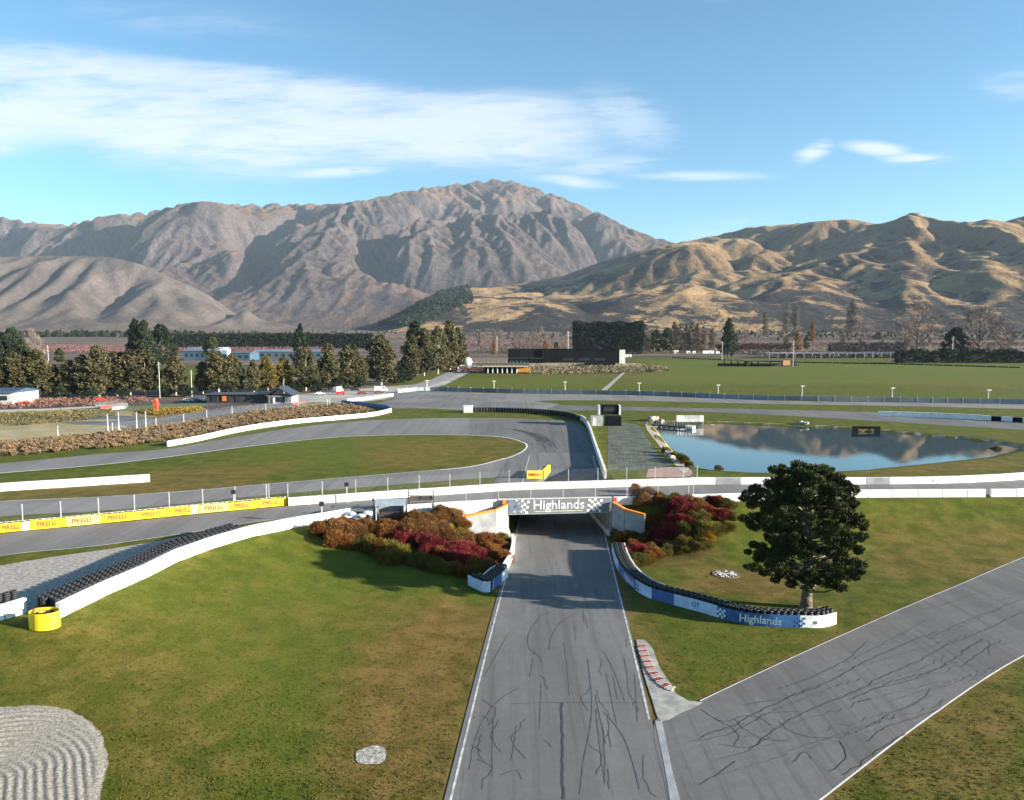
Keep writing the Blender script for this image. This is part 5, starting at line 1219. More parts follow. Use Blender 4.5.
pl = link('conifer_plantation', clumps_mesh('conifer_plantation', cs+np.array([0, 0, 9.0]), np.full(len(cs), 11.0), 26, 9, 5, rg, 1.3, .3, .3, None, .3), None, Mplant); tag(pl, kind='stuff')
for k, nm in (('bare', 'pale bare tree'), ('green', 'dull green tree'), ('poplar', 'thin leafless poplar'), ('conifer', 'dark conifer')):
    for i, (px, _, o) in enumerate(sorted([f for f in far if f[1] == k], key=lambda f: f[0])):
        tag(o, 'small distant %s below the hills, %s of its kind from the left' % (nm, ordw(i)), 'tree', 'distant trees on the valley floor')
# shelter belts and hedges
def hedge(name, pts, h, w, label, m, dens=1.0, leaf=1.2, jag=.15):
    rng = np.random.default_rng(int(abs(pts[0][0]))+3); q = resample(pts, 3.0); o0 = q[0]; z0 = T1(*o0); cs = []
    for p in q:
        k = max(3, int(h*w*.35*dens))
        for _ in range(k):
            hh = rng.uniform(.05, 1)**.8*h*(1+jag*math.sin(p[0]*.21)*.6+rng.uniform(-jag, jag)*.5); cs.append((p[0]-o0[0]+rng.uniform(-2, 2), p[1]-o0[1]+rng.uniform(-w/2, w/2), hh))
    cs = np.array(cs); me = clumps_mesh(name, cs, np.full(len(cs), leaf*1.5), 14, leaf, leaf*.6, rng, 1, .2, .3, None, .2)
    # solid heart so that no light leaks through the thick of it
    o = link(name, me, None, m); o.location = (o0[0], o0[1], z0)
    tag(o, label, 'hedge'); mb = MB(); mb.ribbon([(p[0]-o0[0], p[1]-o0[1], 0) for p in q], [(-w*.32, -.3), (w*.32, -.3), (w*.32, h*.86), (-w*.32, h*.86)]); mb.build('inner_growth', m, o); return o
def hedge_px(px0, px1, by, ty, w, label, m, name='hedge', **k):
    a, b = P(px0, by), P(px1, by); r = ray((px0+px1)/2, ty); h = CZ+r[2]/r[1]*a[1]-T1(*a); return hedge(name, [a, ((a[0]+b[0])/2, (a[1]+b[1])/2), b], h, w, label, m, **k)
hedge_px(575, 641, 354, 323.5, 14, 'tall square clipped dark shelter hedge behind the black building', Mhedge, 'shelter_belt', leaf=2.0, jag=.05)
hedge_px(165, 372, 350, 334.5, 12, 'long dark straight shelter belt across the valley behind the tree row', Mhedge, 'shelter_belt', dens=.5, leaf=2.2, jag=.05)
hedge_px(896, 1100, 363, 350, 8, 'dark low hedge along the far field at the picture edge', Mhedge, 'hedge', leaf=.9)
hedge_px(735, 790, 352, 344, 8, 'reddish orchard hedge behind the field beside the conifer', mat_leaf('red_hedge', (.10,.06,.055), (.15,.09,.075), .2), 'hedge', leaf=1)
hedge_px(830, 905, 353, 343, 10, 'grey brown orchard shelter hedge beyond the far field', mat_leaf('grey_hedge', (.10,.08,.075), (.16,.13,.12), .2), 'hedge', leaf=1.2)
def stuff_mass(name, boxes, per, leaf, m, seed):
    """many small crowns that read as one mass: boxes (x0,x1,y0,y1,h)"""
    rng = np.random.default_rng(seed); cs = []; rd = []
    for (x0, x1, y0, y1, h, n) in boxes:
        xs_, ys_ = rng.uniform(x0, x1, n), rng.uniform(y0, y1, n); zz = T(xs_, ys_); hh = h*rng.uniform(.6, 1.1, n)
        for f in (.25, .55, .85): cs.append(np.stack([xs_, ys_, zz+hh*f], -1)); rd.append(hh*.38*(1.25-f))
    cs = np.concatenate(cs); rd = np.concatenate(rd); me = clumps_mesh(name, cs, rd, per, leaf, leaf*.6, rng, 1.2, .2, .3, None, .3); o = link(name, me, None, m); tag(o, kind='stuff'); return o
stuff_mass('far_wood', [(-1500, -880, 2050, 2200, 17, 190), (-900, -560, 2080, 2160, 12, 60), (-1750, -1500, 1900, 2100, 20, 60)], 22, 4.0, Mcon, 5)
stuff_mass('lower_slope_scrub', [(-150, 2600, 1700, 2700, 7, 500), (700, 2300, 1900, 2900, 11, 350), (-1500, 0, 2100, 2900, 6, 250)], 12, 4.5, mat_leaf('scrub', (.055,.052,.038), (.12,.10,.07), .02), 6)
def orchard(name, x0, x1, y0, y1, n, h, m, seed):
    rng = np.random.default_rng(seed); cs = []
    for y in np.linspace(y0, y1, n):
        xs_ = np.arange(x0, x1, 3.5); cs.append(np.stack([xs_, np.full_like(xs_, y)+rng.uniform(-.4, .4, len(xs_)), T(xs_, np.full_like(xs_, y))+h*.6+rng.uniform(-.2, .2, len(xs_))], -1))
    cs = np.concatenate(cs); me = clumps_mesh(name, cs, np.full(len(cs), h*.7), 8, 1.6, .8, rng, .8, .2, .3, None, .3); o = link(name, me, None, m); tag(o, kind='stuff')
Morch = mat_leaf('orchard_twigs', (.17,.085,.085), (.24,.13,.12), .03); Mbr = mat_leaf('orchard_brown', (.15,.11,.09), (.20,.15,.12), .03); Mvr = mat_leaf('vine_rows', (.12,.095,.09), (.19,.15,.14), .03); Mst = mat_leaf('straw_rows', (.26,.20,.12), (.32,.25,.15), .03)
orchard('orchard', -1050, -330, 1180, 1500, 22, 3, Morch, 1); orchard('orchard', -60, 260, 1100, 1450, 14, 3, Mbr, 2)
orchard('vineyard', 330, 1100, 900, 1150, 16, 3, Mvr, 3); orchard('orchard', -100, 1500, 1500, 1640, 8, 4, Morch, 4); orchard('orchard', 500, 1900, 1800, 1900, 6, 5, Mvr, 5); orchard('vineyard', -700, 500, 1900, 2020, 6, 5, Mbr, 6); orchard('vineyard', 800, 2200, 2200, 2350, 8, 5, Mst, 7); orchard('orchard', 300, 1300, 1240, 1330, 5, 4, Mst, 8)
# net-covered rows and bright bands beyond the field
def netting(x0, x1, y, w, label, z=4.2):
    mb = MB(); n = 24
    for i in range(n+1): x = x0+(x1-x0)*i/n; mb.tube((x-x0, 0, 0), (x-x0, 0, z), .12, n=5); mb.tube((x-x0, w, 0), (x-x0, w, z), .12, n=5)
    r = tag(empty('orchard_netting', (x0, y, T1(x0, y))), label, 'netting'); mb.build('post', M_STEEL, r).name = 'post_row'
    mb = MB(); vs = []; 
    for i in range(n*2+1):
        x = (x1-x0)*i/(n*2); s = -.35 if i % 2 else 0
        vs += [(x, 0, z+s), (x, w, z+s)]
    mb.add(vs, [(2*i, 2*i+2, 2*i+3, 2*i+1) for i in range(n*2)]); mb.build('net', mat('net_white', (.34,.33,.36), .8, n_scale=.05, n_amt=.2), r)
netting(310, 560, 905, 40, 'white bird netting roof over orchard rows beyond the field', 6); netting(600, 900, 1000, 60, 'pale bird netting over rows at the picture edge beyond the hedge', 6)

# tan tussock grass along the outer track and on the kart track islands
def tussocks():
    rng = np.random.default_rng(9); cs = []; sc = []
    band = np.array([G(*p) for p in [(-150,447),(0,443),(60,438),(120,432),(180,425),(250,412),(300,407),(345,404.5),(368,408),(372,412),(330,417),(280,421),(225,430),(170,441),(100,449),(0,457),(-150,466)]])
    x0, x1, y0, y1 = band[:, 0].min(), band[:, 0].max(), band[:, 1].min(), band[:, 1].max()
    xs_, ys_ = rng.uniform(x0, x1, 16000), rng.uniform(y0, y1, 16000); k = poly_sd(xs_, ys_, band) < 0; xs_, ys_ = xs_[k][:3200], ys_[k][:3200]
    n = len(xs_); s = rng.uniform(.4, 1.0, n); per = 34; idx = np.repeat(np.arange(n), per); N = n*per
    d = unit(np.stack([rng.standard_normal(N)*.55, rng.standard_normal(N)*.55, np.ones(N)], -1)); base = np.stack([xs_, ys_, T(xs_, ys_)], -1)[idx]
    L = s[idx]*rng.uniform(.7, 1.2, N); sd = unit(np.cross(d, rng.standard_normal((N, 3)))); V, Fq = quads_at(base+d*L[:, None]*.5, d, sd, L, .15*s[idx])
    o = link('tussock_grass', mesh_np('tussock_grass', V, Fq), None, mat_leaf('tussock', (.18,.135,.08), (.31,.205,.11), .22, c3=(.19,.17,.135), sub=.15)); tag(o, kind='stuff')
tussocks()
def tufts():
    """rough grass standing up out of the mown turf of the near field"""
    rng = np.random.default_rng(10); n = 40000
    t = rng.random(n); pxs = rng.uniform(-120, 1160, n); pys = 505+345*rng.random(n)**.8
    u = (pxs-512); v = pys-400; dzv = -F*math.sin(PITCH)-v*math.cos(PITCH); dyv = F*math.cos(PITCH)-v*math.sin(PITCH); X = u*(-30/dzv); Y = dyv*(-30/dzv)
    ok = (edge_dist(X, Y) > .5) & (np.abs(X-xc(Y)) > 7.7) & (poly_sd(X, Y, np.array(strip_poly([(668,800),(655,721),(700,701.5),(760,673),(850,632),(940,593),(1024,557.5),(1110,527)], [(668,800),(735,860),(820,801),(930,717),(1024,656),(1110,619)], 4.0))) > .3)
    ok &= poly_sd(X, Y, np.array([G(*p) for p in [(-120,745),(0,706),(72,710),(106,745),(105,785),(90,850),(-120,880)]])) > .2
    ok &= poly_sd(X, Y, np.array([G(*p) for p in [(634,640),(672,686),(705,703),(661,724)]])) > .2
    X, Y = X[ok], Y[ok]; n = len(X); per = 3; N = n*per; idx = np.repeat(np.arange(n), per)
    b = np.stack([X, Y, T(X, Y)], -1)[idx]+rng.uniform(-.12, .12, (N, 3))*np.array([1, 1, 0]); d = unit(np.stack([rng.standard_normal(N)*.5, rng.standard_normal(N)*.5, np.ones(N)], -1)); L = rng.uniform(.03, .09, N)
    sd = unit(np.cross(d, rng.standard_normal((N, 3)))); V, Fq = quads_at(b+d*L[:, None]*.5, d, sd, L, rng.uniform(.03, .08, N))
    o = link('rough_grass', mesh_np('rough_grass', V, Fq), None, mat_leaf('grass_tufts', (.070,.082,.010), (.105,.105,.015), .35, c3=(.14,.105,.03), sub=.15)); tag(o, kind='stuff')
tufts()
# ------------------------------------------------------------------ kart track, buildings and small things of the middle distance
def patch(name, px, m, off, sp=8, step=3, smooth=True):
    pts = [G(*p) for p in px]; o = drape_mesh(name, resample(pts+[pts[0]], step) if smooth else pts, off, sp, m); tag(o, kind='structure'); return o
M_STRAW = mat('dry_grass', (.30,.235,.115), .95, n_scale=.12, n_amt=.3, col2=(.17,.15,.05), bump=.1)
M_DKASPH = mat('kart_asphalt', (.10,.105,.115), .8, n_scale=.2, n_amt=.2)
M_OCHRE = mat('ochre_planting', (.24,.17,.03), .95, n_scale=.2, n_amt=.4, col2=(.10,.09,.03), bump=.3)
M_LAWN = mat('lawn', (.10,.135,.03), .95, n_scale=.2, n_amt=.25)
M_PATH = mat('pale_path', (.42,.39,.34), .9, n_scale=.3)
patch('dry_grass_field', [(-150,412),(0,411),(110,409),(150,416),(120,428),(60,438),(0,443),(-150,447)], M_STRAW, .02)
patch('planting_bed', [(-100,412.5),(0,412.5),(40,411),(80,412),(60,417),(20,420),(-100,424)], M_OCHRE, .03)
patch('planting_bed', [(132,413),(160,410),(190,407.5),(206,408.5),(198,412),(170,415),(150,418),(134,417)], M_OCHRE, .03)
patch('kart_track', [(60,419),(90,417),(120,415.5),(160,418),(205,412),(235,409),(262,408),(262,411),(235,413),(200,418),(150,424),(120,426),(90,425),(60,423),(80,421.5),(110,421.5),(118,419.5),(90,419.5),(60,420)], M_DKASPH, .05, 6, 2)
patch('kart_track', [(205,404),(240,401),(290,402.5),(296,406),(262,409),(230,409.5),(250,406),(262,404.5),(240,403.5),(210,406)], M_DKASPH, .055, 6, 2)
patch('garden_path', [(-40,411.5),(0,410),(50,408.5),(90,406.5),(98,407.5),(50,410.3),(0,412),(-40,413.5)], M_PATH, .05, 8, 2)
patch('forecourt', [(92,402.5),(120,400),(128,404),(124,409),(104,409),(96,406)], M_PATH, .05)
patch('lawn', [(120,406.5),(210,403),(214,405.5),(150,410),(122,410)], M_LAWN, .04)
patch('lawn', [(268,405),(318,401.5),(326,404),(300,409.5),(272,411)], M_LAWN, .04)
stuff_flowers = []
def low_bed(name, px, h, m, n, seed, leaf=.5):
    rng = np.random.default_rng(seed); poly = np.array([G(*p) for p in px]); xs_ = rng.uniform(poly[:,0].min(), poly[:,0].max(), n*4); ys_ = rng.uniform(poly[:,1].min(), poly[:,1].max(), n*4); k = poly_sd(xs_, ys_, poly) < 0; xs_, ys_ = xs_[k][:n], ys_[k][:n]
    cs = np.stack([xs_, ys_, T(xs_, ys_)+h*.5], -1); me = clumps_mesh(name, cs, np.full(len(cs), h*.7), 14, leaf, leaf*.5, rng, .8, .3, .4, None, .3); o = link(name, me, None, m); tag(o, kind='stuff')
low_bed('flower_bed', [(-60,402),(90,398),(150,399),(150,403),(70,407),(-60,412)], 1.3, mat_leaf('red_bed', (.16,.07,.06), (.22,.12,.09), .15), 500, 3)
low_bed('reed_bed', [(0,414),(110,410),(118,416),(80,421),(20,426),(-60,428)], .8, mat_leaf('reeds', (.20,.155,.06), (.12,.11,.05), .12), 600, 4, .4)
low_bed('heath_planting', [(134,412),(198,408),(204,411),(160,416.5)], .9, mat_leaf('heath', (.30,.20,.03), (.20,.12,.03), .15), 260, 5, .4)
low_bed('rock_garden', [(528,374.5),(640,373.5),(670,371),(665,367.5),(640,366),(528,367.5)], 1.6, mat('pale_rock2', (.24,.19,.12), .9, n_scale=.3, n_amt=.5, col2=(.09,.065,.035)), 520, 6, 1.0)
low_bed('dark_planting', [(445,373),(480,371.5),(520,373.5),(500,369),(466,367),(440,370)], 1.4, mat_leaf('dark_bed', (.05,.03,.022), (.13,.045,.035), .15), 260, 7, .8)

def box_part(parent, name, m, cx, cy, cz, sx, sy, sz, rz=0.0, bevel=0.0):
    mb = MB(); mb.box(cx, cy, cz, sx, sy, sz, rz); return mb.build(name, m, parent, bevel=bevel)
M_BLACK = mat('black_cladding', (.010,.011,.014), .9, n_scale=.1, n_amt=.2, spec=.05)
M_GLASS = mat('dark_glass', (.03,.04,.05), .08, n_scale=.1)
M_TIMB = mat('timber', (.25,.14,.07), .8, n_scale=1)
def museum():
    x0, y0 = P(472, 366); x1, y1 = P(632, 366); sc_ = (x1-x0)/160; px = lambda q: (q-552)*sc_
    cx_, cy_ = P(552, 366); r = tag(empty('exhibition_building', (cx_, cy_, PL)), 'long low black clad building with pale end wall above a rock garden', 'building')
    def bl(name, m, a, b, z0, z1, dy=0, dep=18, par=None): return box_part(par or r, name, m, (px(a)+px(b))/2, dy+dep/2, (z0+z1)/2, px(b)-px(a), dep, z1-z0)
    H = 14.5
    w = bl('wall', M_BLACK, 544, 619, 3.0, H); bl('wall', M_BLACK, 508, 543, 7.0, H+.6, 2); bl('wall', M_BLACK, 508, 545, 2.5, 6.2, 4)
    bl('end_wall', M_CONCL, 619.3, 625, 1.0, H-.2, -.3, 18.6); bl('roof', mat('charcoal_roof', (.012,.013,.016), 1.0, spec=0.0), 543, 624, H, H+.5, -.5, 19)
    for k in range(7): bl('window', M_GLASS, 510+k*5, 513.6+k*5, 3.2, 5.8, 3.8, .3)
    for k in range(3): bl('window', M_GLASS, 563+k*16, 573+k*16, 5.0, 7.0, -.15, .3)
    bl('terrace_wall', mat('pale_stone', (.33,.28,.20), .9, n_scale=.4, n_amt=.4), 528, 640, 0, 2.4, -6, 5)
    bl('basement', M_BLACK, 584, 614, 0, 3.2, -9, 3.2)
museum()
def pavilion():
    cx_, cy_ = P(505, 373.5); s = P(506, 373.5)[0]-P(505, 373.5)[0]; r = tag(empty('pit_pavilion', (cx_, cy_, PL)), 'low dark flat roofed pavilion with a row of white posts at the field edge', 'pavilion')
    box_part(r, 'wall', M_BLACK, 0, 6, 2.4, 42*s, 10, 4.8); box_part(r, 'roof', mat('straw_roof', (.42,.36,.22), .9), 0, 4.5, 5.0, 46*s, 14, .5)
    for k in range(7): box_part(r, 'post', M_WHITE, (-17+k*4.8)*s, -.5, 2.3, .7, .7, 4.0)
    box_part(r, 'sign_panel', mat('amber_panel', (.50,.22,.03), .6, n_scale=.5), 18.5*s, .5, 2.6, 14*s, .5, 3.4)
    q = box_part(r, 'terrace', mat('dark_deck', (.05,.05,.055), .8), -4*s, 16, 6.6, 60*s, 10, .4)
    for k in range(16): box_part(r, 'railing_post', M_STEEL, (-32+k*3.7)*s, 11.2, 7.4, .15, .15, 1.3)
pavilion()
def cafe():
    x, y = G(250, 403.5); s = (G(260, 403.5)[0]-x)/10; r = tag(empty('cafe_building', (x, y, PL)), 'dark low timber cafe with gabled end behind the kart track lawn', 'building')
    box_part(r, 'wall', mat('dark_weatherboard', (.045,.038,.036), .8), -14*s, 5, 1.7, 60*s, 9, 3.4); box_part(r, 'roof', mat('dark_roof', (.06,.065,.08), .6), -14*s, 5, 3.6, 62*s, 10.5, .35)
    for k in range(4): f = box_part(r, 'window', M_GLASS, (-36+k*12)*s, .42, 1.7, 6*s, .2, 1.9); box_part(f, 'frame', M_DARK, (-36+k*12)*s, .36, 2.75, 6.4*s, .12, .15)
    box_part(r, 'banner', mat('orange_banner', (.60,.16,.03), .6), -26*s, .25, 1.9, 4*s, .15, 2.0)
    mb = MB(); a, b = 18*s, 42*s
    mb.add([(a,-1,0),(b,-1,0),(b,9,0),(a,9,0),(a,-1,3.2),(b,-1,3.2),(b,9,3.2),(a,9,3.2)], [(0,3,2,1),(4,5,6,7),(0,1,5,4),(1,2,6,5),(2,3,7,6),(3,0,4,7)]); mb.build('wall', mat('grey_board', (.22,.23,.24), .8), r)
    mb = MB(); m_ = (a+b)/2; mb.add([(a-.8,-1.8,3.0),(m_,-1.8,6.2),(b+.8,-1.8,3.0),(a-.8,9.8,3.0),(m_,9.8,6.2),(b+.8,9.8,3.0),(a-.8,-1.8,3.3),(m_,-1.8,6.5),(b+.8,-1.8,3.3),(a-.8,9.8,3.3),(m_,9.8,6.5),(b+.8,9.8,3.3)], [(0,1,4,3),(1,2,5,4),(6,9,10,7),(7,10,11,8),(0,6,7,1),(1,7,8,2),(3,4,10,9),(4,5,11,10),(0,3,9,6),(2,8,11,5)]); mb.build('roof', mat('blue_black_roof', (.035,.045,.06), .5), r)
    for q in (22, 38): box_part(r, 'post', M_DARK, q*s, -1.4, 1.6, .3, .3, 3.2)
    box_part(r, 'window', M_GLASS, 30*s, -1.08, 1.7, 12*s, .15, 1.9); box_part(r, 'door', M_WHITE, 25*s, -1.1, 1.2, 2.2*s, .12, 2.4)
cafe()
def shed(px0, px1, by, ty, label, mw, mr, dep=30, gable=False, nwin=6):
    a, b = P(px0, by), P(px1, by); r0 = ray(px0, ty); h = CZ+r0[2]/r0[1]*a[1]-T1(*a); L = b[0]-a[0]
    r = tag(empty('shed', ((a[0]+b[0])/2, a[1], T1(*a))), label, 'shed')
    box_part(r, 'wall', mw, 0, dep/2, h*.40, L, dep, h*.80)
    mb = MB(); e = h*.78; mb.add([(-L/2-.5,-.6,e),(L/2+.5,-.6,e),(L/2+.5,dep/2,h),(-L/2-.5,dep/2,h),(L/2+.5,dep+.6,e),(-L/2-.5,dep+.6,e)]+[(-L/2-.5,-.6,e-.3),(L/2+.5,-.6,e-.3),(L/2+.5,dep+.6,e-.3),(-L/2-.5,dep+.6,e-.3)], [(0,1,2,3),(3,2,4,5),(6,9,8,7),(0,6,7,1),(4,8,9,5),(0,3,5,9,6),(1,7,8,4,2)]); mb.build('roof', mr, r)
    for k in range(nwin): box_part(r, 'window', M_GLASS, -L/2+L*(k+.5)/nwin, -.08, h*.42, L/nwin*.5, .2, h*.28)
    return r
M_BLUEW = mat('blue_steel_wall', (.05,.105,.16), .5, n_scale=.05, n_amt=.2); M_GREYR = mat('grey_steel_roof', (.15,.17,.20), .4, n_scale=.05)
shed(184, 217, 360.5, 348, 'blue walled shed with white gable end behind the tree row', M_BLUEW, M_GREYR); shed(217.5, 226, 359, 347.5, 'small white fronted annex at the end of the blue shed', M_WHITE, M_WHITE, 14, nwin=1)
shed(230, 250, 360.5, 351, 'shorter blue shed between the annex and the long roof', M_BLUEW, mat('dk_roof', (.08,.08,.10), .5), nwin=3); shed(252, 322, 359, 349.5, 'long pale blue roofed shed behind the golden trees', mat('pale_blue_wall', (.08,.115,.15), .5), M_GREYR, nwin=10)
shed(-30, 13, 404.5, 389, 'white walled shed with blue roof cut by the picture edge', M_CONCL, mat('navy_roof', (.04,.07,.12), .5), 16, nwin=2)
def tank():
    x, y = P(465, 367.5); s = 1/ray(465, 367)[1]*y; r = tag(empty('water_tank', (x, y, PL)), 'white domed tank with a square annex at the head of the access road', 'tank')
    bm = bmesh.new(); bmesh.ops.create_uvsphere(bm, u_segments=20, v_segments=12, radius=3.6); me = bpy.data.meshes.new('dome'); bm.to_mesh(me); bm.free(); o = link('dome', me, r, mat('tank_white', (.85,.85,.84), .5, n_amt=.03)); o.location = (2.4, 0, 4.9)
    box_part(r, 'annex', MATS['tank_white'], -2.6, 0, 3.2, 4.4, 4, 4.2); box_part(r, 'base', M_CONCG, 1.0, 0, .8, 9, 5, 1.6)
tank()
# things by the hairpin and the pond
def marshal_boxes():
    x, y = P(605, 425.5); r = tag(empty('control_tower', (x, y, PL)), 'black cabin on a white framed base at the end of the hairpin wall', 'cabin')
    box_part(r, 'base', mat('cabin_grey', (.30,.32,.33), .6), -2.6, 0, 1.5, 3.6, 3, 3.0); box_part(r, 'base', M_BLACK, 2.4, .4, 1.4, 4.6, 3, 2.8); box_part(r, 'cabin', M_BLACK, 1.4, 2, 4.6, 5.4, 3, 2.8)
    for a in (-1.7, 4.4): box_part(r, 'end_panel', M_CONCL, a, 1.6, 4.6, .5, 3.2, 2.8)
    box_part(r, 'door', M_CONCL, -3.4, -1.55, 1.3, .9, .1, 2.2); box_part(r, 'window', M_GLASS, 1.4, .45, 4.8, 3.6, .1, 1.3)
marshal_boxes()
x, y = P(468, 412.5); o = MB(); o.box(0,0,1.1,3.0,2.2,2.2); o.box(0,0,2.3,3.3,2.5,.2); o = o.build('marshal_box', M_WHITE, None, (x, y, PL), bevel=.08); tag(o, 'small white marshal box on the grass strip behind the hairpin tyres', 'box')
def board(px, by, w, z0, h, m, label, fm, extra=None):
    x, y = P(px, by); r = tag(empty('sign_board', (x, y, T1(x, y))), label, 'sign board')
    box_part(r, 'panel', m, 0, 0, z0+h/2, w, .15, h); 
    for q in (-w/2+.15, w/2-.15): box_part(r, 'post', fm, q, .12, (z0+h)/2-.3, .14, .14, z0+h+.6)
    return r
board(690, 423.8, 8.2, 2.2, 2.0, mat('board_white', (.62,.62,.60), .6, n_scale=.4, n_amt=.2), 'wide pale blank sign board on posts behind the jetty', M_STEEL)
bb = board(866, 430.0, 8.0, .4, 2.2, M_BLACK, 'black sign board with gold lettering on the far pond bank', M_DARK)
put_text(bb, text_mesh('Highlands', 1.1, .01, .01), mat('gold_letter', (.30,.24,.08), .6), (0, -.1, 1.5))
def jetty():
    a, b = P(653, 426.5, WATER_Z), P(688, 429, WATER_Z); an = math.atan2(b[1]-a[1], b[0]-a[0]); L = math.hypot(b[0]-a[0], b[1]-a[1]); r = tag(empty('jetty', (a[0], a[1], WATER_Z), an), 'dark timber jetty on piles reaching into the corner of the pond', 'jetty')
    mb = MB()
    for k in range(int(L/.35)): mb.box(.2+k*.35, 0, .75, .30, 2.4, .08)
    mb.box(L/2, -1.1, .55, L, .15, .35); mb.build('deck', mat('dark_plank', (.05,.04,.035), .8), r)
    for k in range(7):
        for q in (-1.1, 1.1): mb = MB(); mb.tube((.5+k*(L-1)/6, q, -1.5), (.5+k*(L-1)/6, q, 2.0), .12, n=6); mb.build('pile', M_DARK, r)
    box_part(r, 'landing', M_CONCL, L+.6, 0, .55, 2.4, 2.4, .8)
jetty()
rr = random.Random(5)
RK = []
for i in range(3):
    bm = bmesh.new(); bmesh.ops.create_icosphere(bm, subdivisions=2, radius=.5)
    for v in bm.verts: v.co *= 1+rr.uniform(-.22, .22); v.co.z *= .7
    me = bpy.data.meshes.new('boulder'); bm.to_mesh(me); bm.free(); me.materials.append(M_STONE); RK.append(me)
spots = [(652,421,2.2),(656,420,1.7),(661,421.5,1.5),(668,456,1.6),(671,459,1.2),(712,423.5,1.8),(716,423,1.4),(708,424,1.2),(800,424,1.6),(806,424.5,1.2),(722,423.5,1.1),(664,449,1.0)]
for i, (a, b, s) in enumerate(spots):
    x, y = P(a, b); o = link('boulder', RK[i % 3], None, None, (x, y, T1(x, y)+.2*s), i*1.1); o.scale = (s*1.5,)*3; tag(o, 'pale boulder, %s along the pond edge from the jetty side' % ordw(i), 'boulder', 'boulders round the pond')
for i, (a, b, s) in enumerate([(666,453,1.0),(675,457,.9),(681,461,1.2),(684,463,1.2),(689,467,.9),(718,470,.8),(721,470,.6),(802,473,.5),(870,430,1.0),(996,447,1.4)]):
    x, y = P(a, b); o = empty('reed_clump', (x, y, T1(x, y)), i); o.scale = (s,)*3; tag(o, 'dark low bush, %s along the near pond bank from the path' % ordw(i), 'bush', 'bushes at the pond edge'); link('foliage', SH['olive'][i % 3], o); link('stem', STEM, o)
# shelters in the field
def pergola(px, by, w, label, sgn=1):
    x, y = P(px, by); r = tag(empty('field_shelter', (x, y, PL)), label, 'shelter')
    box_part(r, 'roof', mat('shelter_dark', (.04,.035,.03), .8), 0, 3, 5.0, w, 7, .5)
    for k in range(5): box_part(r, 'post', M_BLACK, -w/2+1+k*(w-2)/4, 0, 2.4, .8, .8, 4.8)
    box_part(r, 'wall', MATS['dark_weatherboard'], 0, 6, 1.2, w*1.25, .5, 2.4)
    box_part(r, 'sign_panel', mat('salmon', (.55,.24,.13), .7), w*.32, -.6, 3.2, w*.14, .3, 4.2)
pergola(770, 366.5, 44, 'dark open shelter with a salmon panel standing in the green field')
pergola(738, 366.3, 26, 'smaller dark shelter just beside the salmon panelled one in the field')
# white lamp posts along the back straight
for i, (px, by, ty) in enumerate([(427,391,380.5),(494,391,381),(565,392,382),(639,393,383),(718,394.5,385),(802,396.5,386),(892,399,388),(988,401.5,390)]):
    x, y = P(px, by); r0 = ray(px, ty); h = CZ+r0[2]/r0[1]*y-PL; r = tag(empty('lamp_post', (x, y, PL)), 'short white lamp post, %s along the back straight fence' % ordw(i), 'lamp post', 'lamp posts along the back straight')
    mb = MB(); mb.tube((0,0,0), (0,0,h), .14, .10, 8); mb.build('pole', M_WHITE, r); mb = MB(); mb.box(0, -.3, h, 1.6, .8, .3); mb.build('lamp_head', M_WHITE, r)
# power poles
for i, (px, by, ty, m, lb) in enumerate([(49,372,345,M_CONCL,'white pole rising between the first trees of the row'),(568,356,331,M_WHITE,'white pole beside the square clipped hedge'),(722,361,341,M_CONCL,'pale cross armed power pole in front of the dark conifer'),(793,367,340,M_WHITE,'white cross armed power pole standing in the field shelter'),(952,361,336,M_WHITE,'white double armed power pole before the round evergreen'),(160,398,362,M_CONCL,'pale pole in the gap of the tree row above the red figure'),(192,397,370,M_CONCL,'thin grey pole between row trees near the cafe'),(497,352,336,M_CONCL,'grey power pole behind the white tank'),(284,394,379,M_STEEL,'short pole at the gable of the cafe')]):
    x, y = P(px, by); r0 = ray(px, ty); h = CZ+r0[2]/r0[1]*y-T1(x, y); r = tag(empty('power_pole', (x, y, T1(x, y))), lb, 'pole'); k = max(.11, y*.00026)
    mb = MB(); mb.tube((0,0,0), (0,0,h), k*1.1, k*.8, 8); mb.build('pole', m, r); mb = MB(); mb.box(0, 0, h*.92, h*.13, k, k); mb.box(0, 0, h*.84, h*.09, k, k); mb.build('cross_arm', m, r)
# orange red standing figure at the kart track
def figure():
    x, y = P(156, 412); r = tag(empty('sculpture', (x, y, PL)), 'tall orange red upright sculpture beside the kart track lawn', 'sculpture'); m = mat('orange_red', (.62,.10,.03), .5, n_scale=1)
    mb = MB(); mb.tube((-.5,0,0), (-.35,0,1.9), .28, .34); mb.tube((.5,0,0), (.35,0,1.9), .28, .34); mb.build('leg', m, r).name = 'legs_frame'
    mb = MB(); mb.box(0,0,2.7,1.5,.9,1.8,0,0,1.2); mb.box(.1,0,4.2,1.3,.9,1.2,0,0,.85); mb.build('body', m, r, bevel=.1); mb = MB(); mb.tube((.7,0,3.2), (1.6,-.2,2.6), .22, .16); mb.tube((-.7,0,3.2), (-1.2,-.3,4.2), .22, .16); mb.build('arm', m, r)
figure()
